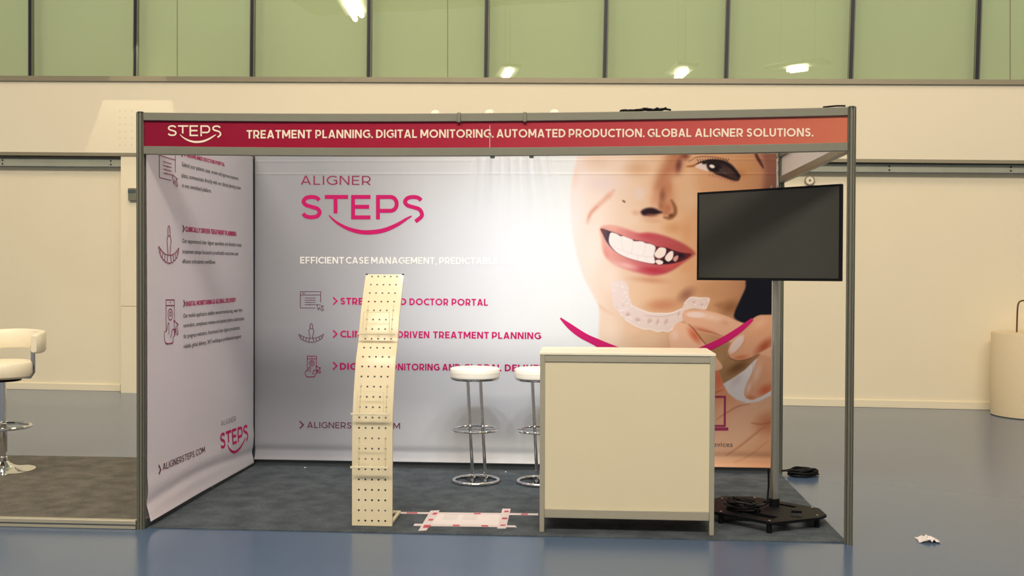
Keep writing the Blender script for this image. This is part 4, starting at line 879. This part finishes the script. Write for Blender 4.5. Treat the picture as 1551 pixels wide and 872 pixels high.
for r0, r1, z0, z1 in ((-tw, tw, th-.012, th), (-tw, tw, -th, -th+.016), (-tw, -tw+.012, -th+.016, th-.012), (tw-.012, tw, -th+.016, th-.012)): tbox(fm, r0, r1, 0, .006, z0, z1)
fm.build('bezel', BLACKP, tv, smooth=False)
tbox(MB(), -tw+.011, tw-.011, .0025, .0045, -th+.015, th-.011).build('display', SCREEN, tv, smooth=False)
PO = tl(.01, .115, 0); PO[2] = 0
sd = thing('screen_stand', 'steel pole stand with black slotted base plate under the flat screen', 'screen stand', (PO[0], PO[1], .006))
sx_ = [(-.19, -.385), (.20, -.385), (.335, -.09), (.335, .01), (.22, .14), (-.24, .14), (-.37, .01), (-.37, -.10)]
def slot(c, l, w_, a):
    c = np.array(c); d = np.array([math.cos(a), math.sin(a)]); n_ = np.array([-d[1], d[0]]); return [c-d*l-n_*w_, c+d*l-n_*w_, c+d*l+n_*w_, c-d*l+n_*w_]
holes = [slot((-.19, -.10), .09, .03, 1.1), slot((.20, -.10), .09, .03, -1.1+math.pi), slot((.04, -.27), .12, .035, 0), slot((0, .06), .11, .022, 0)]
bm = bmesh.new()
for lp in [sx_]+holes:
    v = [bm.verts.new(tl(p[0], p[1], .066, PO)-BASE[sd.name]) for p in lp]
    for i in range(len(v)): bm.edges.new((v[i], v[(i+1) % len(v)]))
bmesh.ops.triangle_fill(bm, use_beauty=True, use_dissolve=False, edges=bm.edges[:])
me = bpy.data.meshes.new('base_plate'); bm.to_mesh(me); bm.free(); me.materials.append(BLACKP)
bo = bpy.data.objects.new('base_plate', me); COL.objects.link(bo); bo.parent = sd
so = bo.modifiers.new('solidify', 'SOLIDIFY'); so.thickness = .016; so.offset = 0
for p in ((-.15, -.36), (.17, -.36), (.305, -.05), (-.335, -.05), (.19, .11), (-.20, .11)):
    c = tl(p[0], p[1], 0, PO); MB().tube([(c[0], c[1], .006), (c[0], c[1], .059)], .016, 14).build('caster_foot', RUBBER, sd)
    MB().lathe([(.008, 0), (.008, .003), (.004, .005)], (c[0], c[1], .074), 12).build('screw', CHROME, sd)
MB().tube([(PO[0], PO[1], .074), (PO[0], PO[1], 1.62)], .024, 20).build('pole', SATIN, sd)
MB().tube([(PO[0], PO[1], .074), (PO[0], PO[1], .12)], .032, 20).build('pole_socket', BLACKP, sd)
tbox(MB(), -.045, .045, .028, .10, -.12, .06, tl(0, .035, 0)).build('mount_bracket', BLACKP, sd, bevel=.004)
c = tl(-.02, .10, .0, TC)
MB().box(PO[0]-.035, PO[0]-.026, PO[1], PO[1]+.012, 1.9, 2.02).box(PO[0]+.004, PO[0]+.013, PO[1], PO[1]+.012, 1.9, 2.02).box(PO[0]-.03, PO[0]+.01, PO[1]-.006, PO[1]+.016, 1.5, 1.92).build('mount_upright', ALU, sd)
# cables
def coil(name, c, rx, ry, h, turns, r, label, cat, rot=0., tail=None):
    pts = []; n = turns*26; c = np.asarray(c, float)
    for i in range(n):
        a = 2*math.pi*i/26; k = 1-.35*((i/26*.37) % 1); j = rng.normal(0, .004, 3)
        x, y = rx*k*math.cos(a), ry*k*math.sin(a)*(1+.15*math.sin(i*.13))
        pts.append(c + np.array([x*math.cos(rot)-y*math.sin(rot)+j[0], x*math.sin(rot)+y*math.cos(rot)+j[1], r+h*(i/n)*(.6+.4*math.sin(a*.5+i*.07)**2)+abs(j[2])]))
    if tail: pts += [np.asarray(p, float) for p in tail]
    o = MB().tube(catmull(pts[::2], 2), r, 8).build(name, RUBBER, origin=c); return tag(o, label, cat)
cb = tl(-.085, -.225, .075, PO)
coil('cable_bundle', cb, .112, .075, .05, 11, .0065, 'black cable bundle heaped on the base plate of the screen stand', 'cable', TY, [tl(-.03, -.03, .09, PO), tl(-.03, -.028, .12, PO), tl(-.034, -.012, .3, PO)])
cc = onZ(1212, 717, .006)
coil('cable_bundle', (cc[0]+.005, cc[1]-.06, 0.002), .115, .075, .045, 8, .0075, 'black cable coil lying on the blue floor outside the back right post', 'cable', .2, [(cc[0]-.15, cc[1]+.02, .02)])

# ================================================================== SMALL THINGS ON THE FLOOR
def quad(name, m_, px, z, th_, label=None, cat=None, group=None, parent=None):
    P = [onZ(x, y, z+th_) for x, y in px]; c = np.mean(P, axis=0); c[2] = z
    o = MB().prism(P, (0, 0, -th_)).build(name, m_, parent, None if parent else c, smooth=False)
    if label: tag(o, label, cat, group)
    return o
ps = [(657, 775.5), (765, 777), (759, 796.8), (646, 796.5)]
pa = quad('paper_sheet', PAPER, ps, .0062, .001, 'white printed paper sheet taped flat on the booth carpet', 'paper')
sm = MB()
for j in range(4):
    for i in range(2):
        u0 = .16+.3*i; v0 = .18+.10*j; f = lambda u, v: onZ(659+98*u-11*v*(1-u)-7*u*v, 775.5+1.5*u+20.5*v, .0076)
        a, b = f(u0, v0), f(u0+.22, v0); sm.add([a-(0, .002, 0), b-(0, .002, 0), b+(0, .002, 0), a+(0, .002, 0)], [(0, 1, 2, 3)])
sm.build('fine_print', PALEG, pa, smooth=False)
def tape(px, reds, label, z):
    o = quad('tape_strip', TAPE, px, z, .0008, label, 'tape', 'white tape strips with red marks'); P = [np.array(p) for p in px]
    for t0, t1 in reds:
        q_ = [P[0]*(1-t0)+P[1]*t0, P[0]*(1-t1)+P[1]*t1, P[3]*(1-t1)+P[2]*t1, P[3]*(1-t0)+P[2]*t0]
        c = sum(q_)/4; q_ = [c+(p-c)*np.array([.96, .72]) for p in q_]; quad('red_mark', REDP, q_, z+.0008, .0003, parent=o)
tape([(598, 777.5), (815, 780), (815, 777.2), (598, 774.8)], [(.08, .16), (.55, .6), (.88, .93)], 'long white tape strip behind the taped paper, running to the counter', .0073)
tape([(626, 796), (783, 798.2), (780, 795.4), (628, 792.6)], [(.38, .45), (.66, .73)], 'white tape strip along the near edge of the taped paper', .0074)
tape([(633.5, 803.5), (646, 803), (666, 772.5), (652, 773)], [], 'slanting white tape strip on the left edge of the taped paper', .0083)
tape([(753, 800), (766.5, 800), (773.5, 770), (761, 770)], [], 'slanting white tape strip on the right edge of the taped paper', .0083)
for px in ([(640, 799), (650, 799), (653, 794.5), (643, 794.5)], [(648, 788), (655, 788), (657, 785.5), (650, 785.5)], [(654, 779), (661, 779), (663, 776), (657, 776)]): quad('red_mark', REDP, px, .0091, .0003, parent=[o for o in COL.objects if o.get('label', '').startswith('slanting white tape strip on the left')][0])
for px in ([(757, 796), (765, 796), (766, 794), (758.5, 794)], [(760, 786), (768, 786), (769, 783.5), (761, 783.5)], [(763, 775.5), (770, 775.5), (771, 773), (764.5, 773)]): quad('red_mark', REDP, px, .0091, .0003, parent=[o for o in COL.objects if o.get('label', '').startswith('slanting white tape strip on the right')][0])
c = onZ(1405, 819, 0); sm = MB(); n = 9; g = [[(c[0]+(i/n-.5)*.115+.01*rng.normal()*.4, c[1]+(j/5-.5)*.10, .004+.022*abs(math.sin(i*1.3+j*.9))*math.sin(math.pi*(i+.5)/(n+1))) for i in range(n+1)] for j in range(6)]
V = [p for r_ in g for p in r_]; V += [(a, b, z-.003) for a, b, z in V]; m_ = 6*(n+1)
fs_ = [(j*(n+1)+i, j*(n+1)+i+1, (j+1)*(n+1)+i+1, (j+1)*(n+1)+i) for j in range(5) for i in range(n)]; fs_ += [tuple(m_+k for k in f[::-1]) for f in fs_]
bd = [i for i in range(n+1)] + [(j+1)*(n+1)-1 for j in range(1, 6)] + [5*(n+1)+i for i in range(n-1, -1, -1)] + [j*(n+1) for j in range(4, 0, -1)]
fs_ += [(bd[i], m_+bd[i], m_+bd[(i+1) % len(bd)], bd[(i+1) % len(bd)]) for i in range(len(bd))]
tag(sm.add(V, fs_).build('paper_scrap', PAPER, origin=(c[0], c[1], 0)), 'small crumpled white paper scrap on the blue floor right of the booth', 'paper')
for (x, y), lab in (((462, 708.5), 'tiny white paper crumb on the carpet by the back wall left of the rack'), ((766, 715), 'tiny white paper crumb on the carpet between the two stools')):
    c = onZ(x, y, .006); tag(MB().lathe([(.004, 0), (.008, .003), (.004, .007)], c, 7).build('paper_crumb', PAPER, origin=c), lab, 'paper')

# ================================================================== LAMPS AND CABLE ON THE FASCIA
LAB = ['leftmost of the three small white spotlights peeking over the fascia top rail', 'middle one of the three small white spotlights peeking over the fascia top rail', 'rightmost of the three small white spotlights peeking over the fascia top rail']
for ((px, py), tgt, pw), lab in zip(SPOTS, LAB):
    tip = onY(px, py-4, .10); x = tip[0]; z = tip[2]-.028
    r = thing('arm_spotlight', lab, 'spotlight', (x, .03, H-.06), 'spotlights over the back wall')
    MB().box(x-.02, x+.02, .0185, .034, H-.08+sag(x), H-.002+sag(x)).build('clamp', LAMPW, r, bevel=.003)
    MB().tube(catmull([(x, .034, H-.04+sag(x)), (x, .07, H-.045+sag(x)), (x, .09, z-.01)], 5), .007, 10).build('arm', LAMPW, r)
    d = np.array(tgt)-np.array([x, .10, z]); d /= np.linalg.norm(d); c0 = np.array([x, .10, z])
    MB().tube([c0-d*.03, c0-d*.024, c0-d*.005, c0+d*.03, c0+d*.036], [.014, .024, .029, .031, .031], 20).build('lamp_head', LAMPW, r)
    MB().tube([c0+d*.0362, c0+d*.038], .027, 20).build('lens', GLOW, r)
    spot('booth_spot_light', c0+d*.05, tgt, pw, 92, 1., COOL, .02)
pts = []
for i in range(60):
    t = i/59; x = 940+70*t; p = onY(x, 171-2.6*math.sin(t*math.pi*2.1)**2*(1 if t > .25 else .3), .004)
    s_ = H+sag(p[0])+.006; pts.append((p[0]+.02*math.sin(i*1.1), .004+.010*math.sin(i*2.0), s_+(.012*abs(math.sin(t*9)) if t > .3 else .004)*abs(math.sin(i*.8))))
tag(MB().tube(catmull(pts, 3), .0058, 8).build('cable_bundle', RUBBER, origin=pts[0]), 'dark cable heaped on top of the fascia rail right of the spotlights', 'cable')
p = onY(1272, 165.5, 0); tag(MB().tube(catmull([(p[0]-.09, .0, H+.005+sag(p[0]-.09)), (p[0]-.02, .004, H+.010+sag(p[0])), (p[0]+.03, -.002, H+.009+sag(p[0]))], 6), .005, 8).build('cable_end', RUBBER, origin=p), 'short dark cable end on the fascia rail beside the front right post', 'cable')

# ================================================================== THINGS ON AND BY THE HALL WALL
c = wl(1226, 273.5, 0)
rf = thing('wall_dial', 'small round grey wall fitting below the metal track seen past the screen top', 'wall fitting', c)
MB().tube([c+WN*.001, c+WN*.03], .056, 28).build('ring', GREYTRIM, rf, bevel=.004)
MB().tube([c+WN*.03, c+WN*.036], .042, 24).build('dial_face', CREAMWALL, rf)
MB().tube([c+WN*.036, c+WN*.042], .012, 12).build('centre_knob', ALUD, rf)
a, b = wl(197, 304, .14), wl(209, 285, .14)
sb = thing('switch_box', 'small grey box on the white pilaster behind the front left post', 'switch box', (a+b)/2)
zc0, zc1 = a[2], b[2]; q = [a.copy(), b.copy(), b.copy(), a.copy()]; q[0][2] = q[1][2] = zc0; q[2][2] = q[3][2] = zc1
MB().prism([p+WN*.05 for p in q], -WN*.0495).build('box', ALU, sb, bevel=.004)
q2 = [p.copy() for p in q]; q2[0][2] = q2[1][2] = zc0+.09; q2[2][2] = q2[3][2] = zc1-.02
MB().prism([p+WN*.054+WD*.0 for p in q2], -WN*.004).build('cover_plate', ALUD, sb)
d0 = onZ(1505, 629, 0); dc = np.array([d0[0]+.40, d0[1]+.02, 0])
dr = thing('drum_pedestal', 'beige round drum pedestal with a thin hooked pipe at the right edge', 'pedestal', dc)
zt = wl(1520, 503, dc@WN-WA@WN)[2]
MB().lathe([(.385, 0), (.40, .01), (.40, zt-.015), (.392, zt), (.30, zt+.001)], dc, 64).build('drum', DRUM, dr)
pb = wl(1540, 503, dc@WN-WA@WN); ph = wl(1540, 455, dc@WN-WA@WN)[2]
MB().tube(catmull([(pb[0], pb[1], zt), (pb[0]+.005, pb[1], ph-.10), (pb[0]+.02, pb[1], ph-.02), (pb[0]+.07, pb[1], ph), (pb[0]+.13, pb[1], ph-.02), (pb[0]+.15, pb[1], ph-.10)], 8), .009, 10).build('hooked_pipe', COPPER, dr)
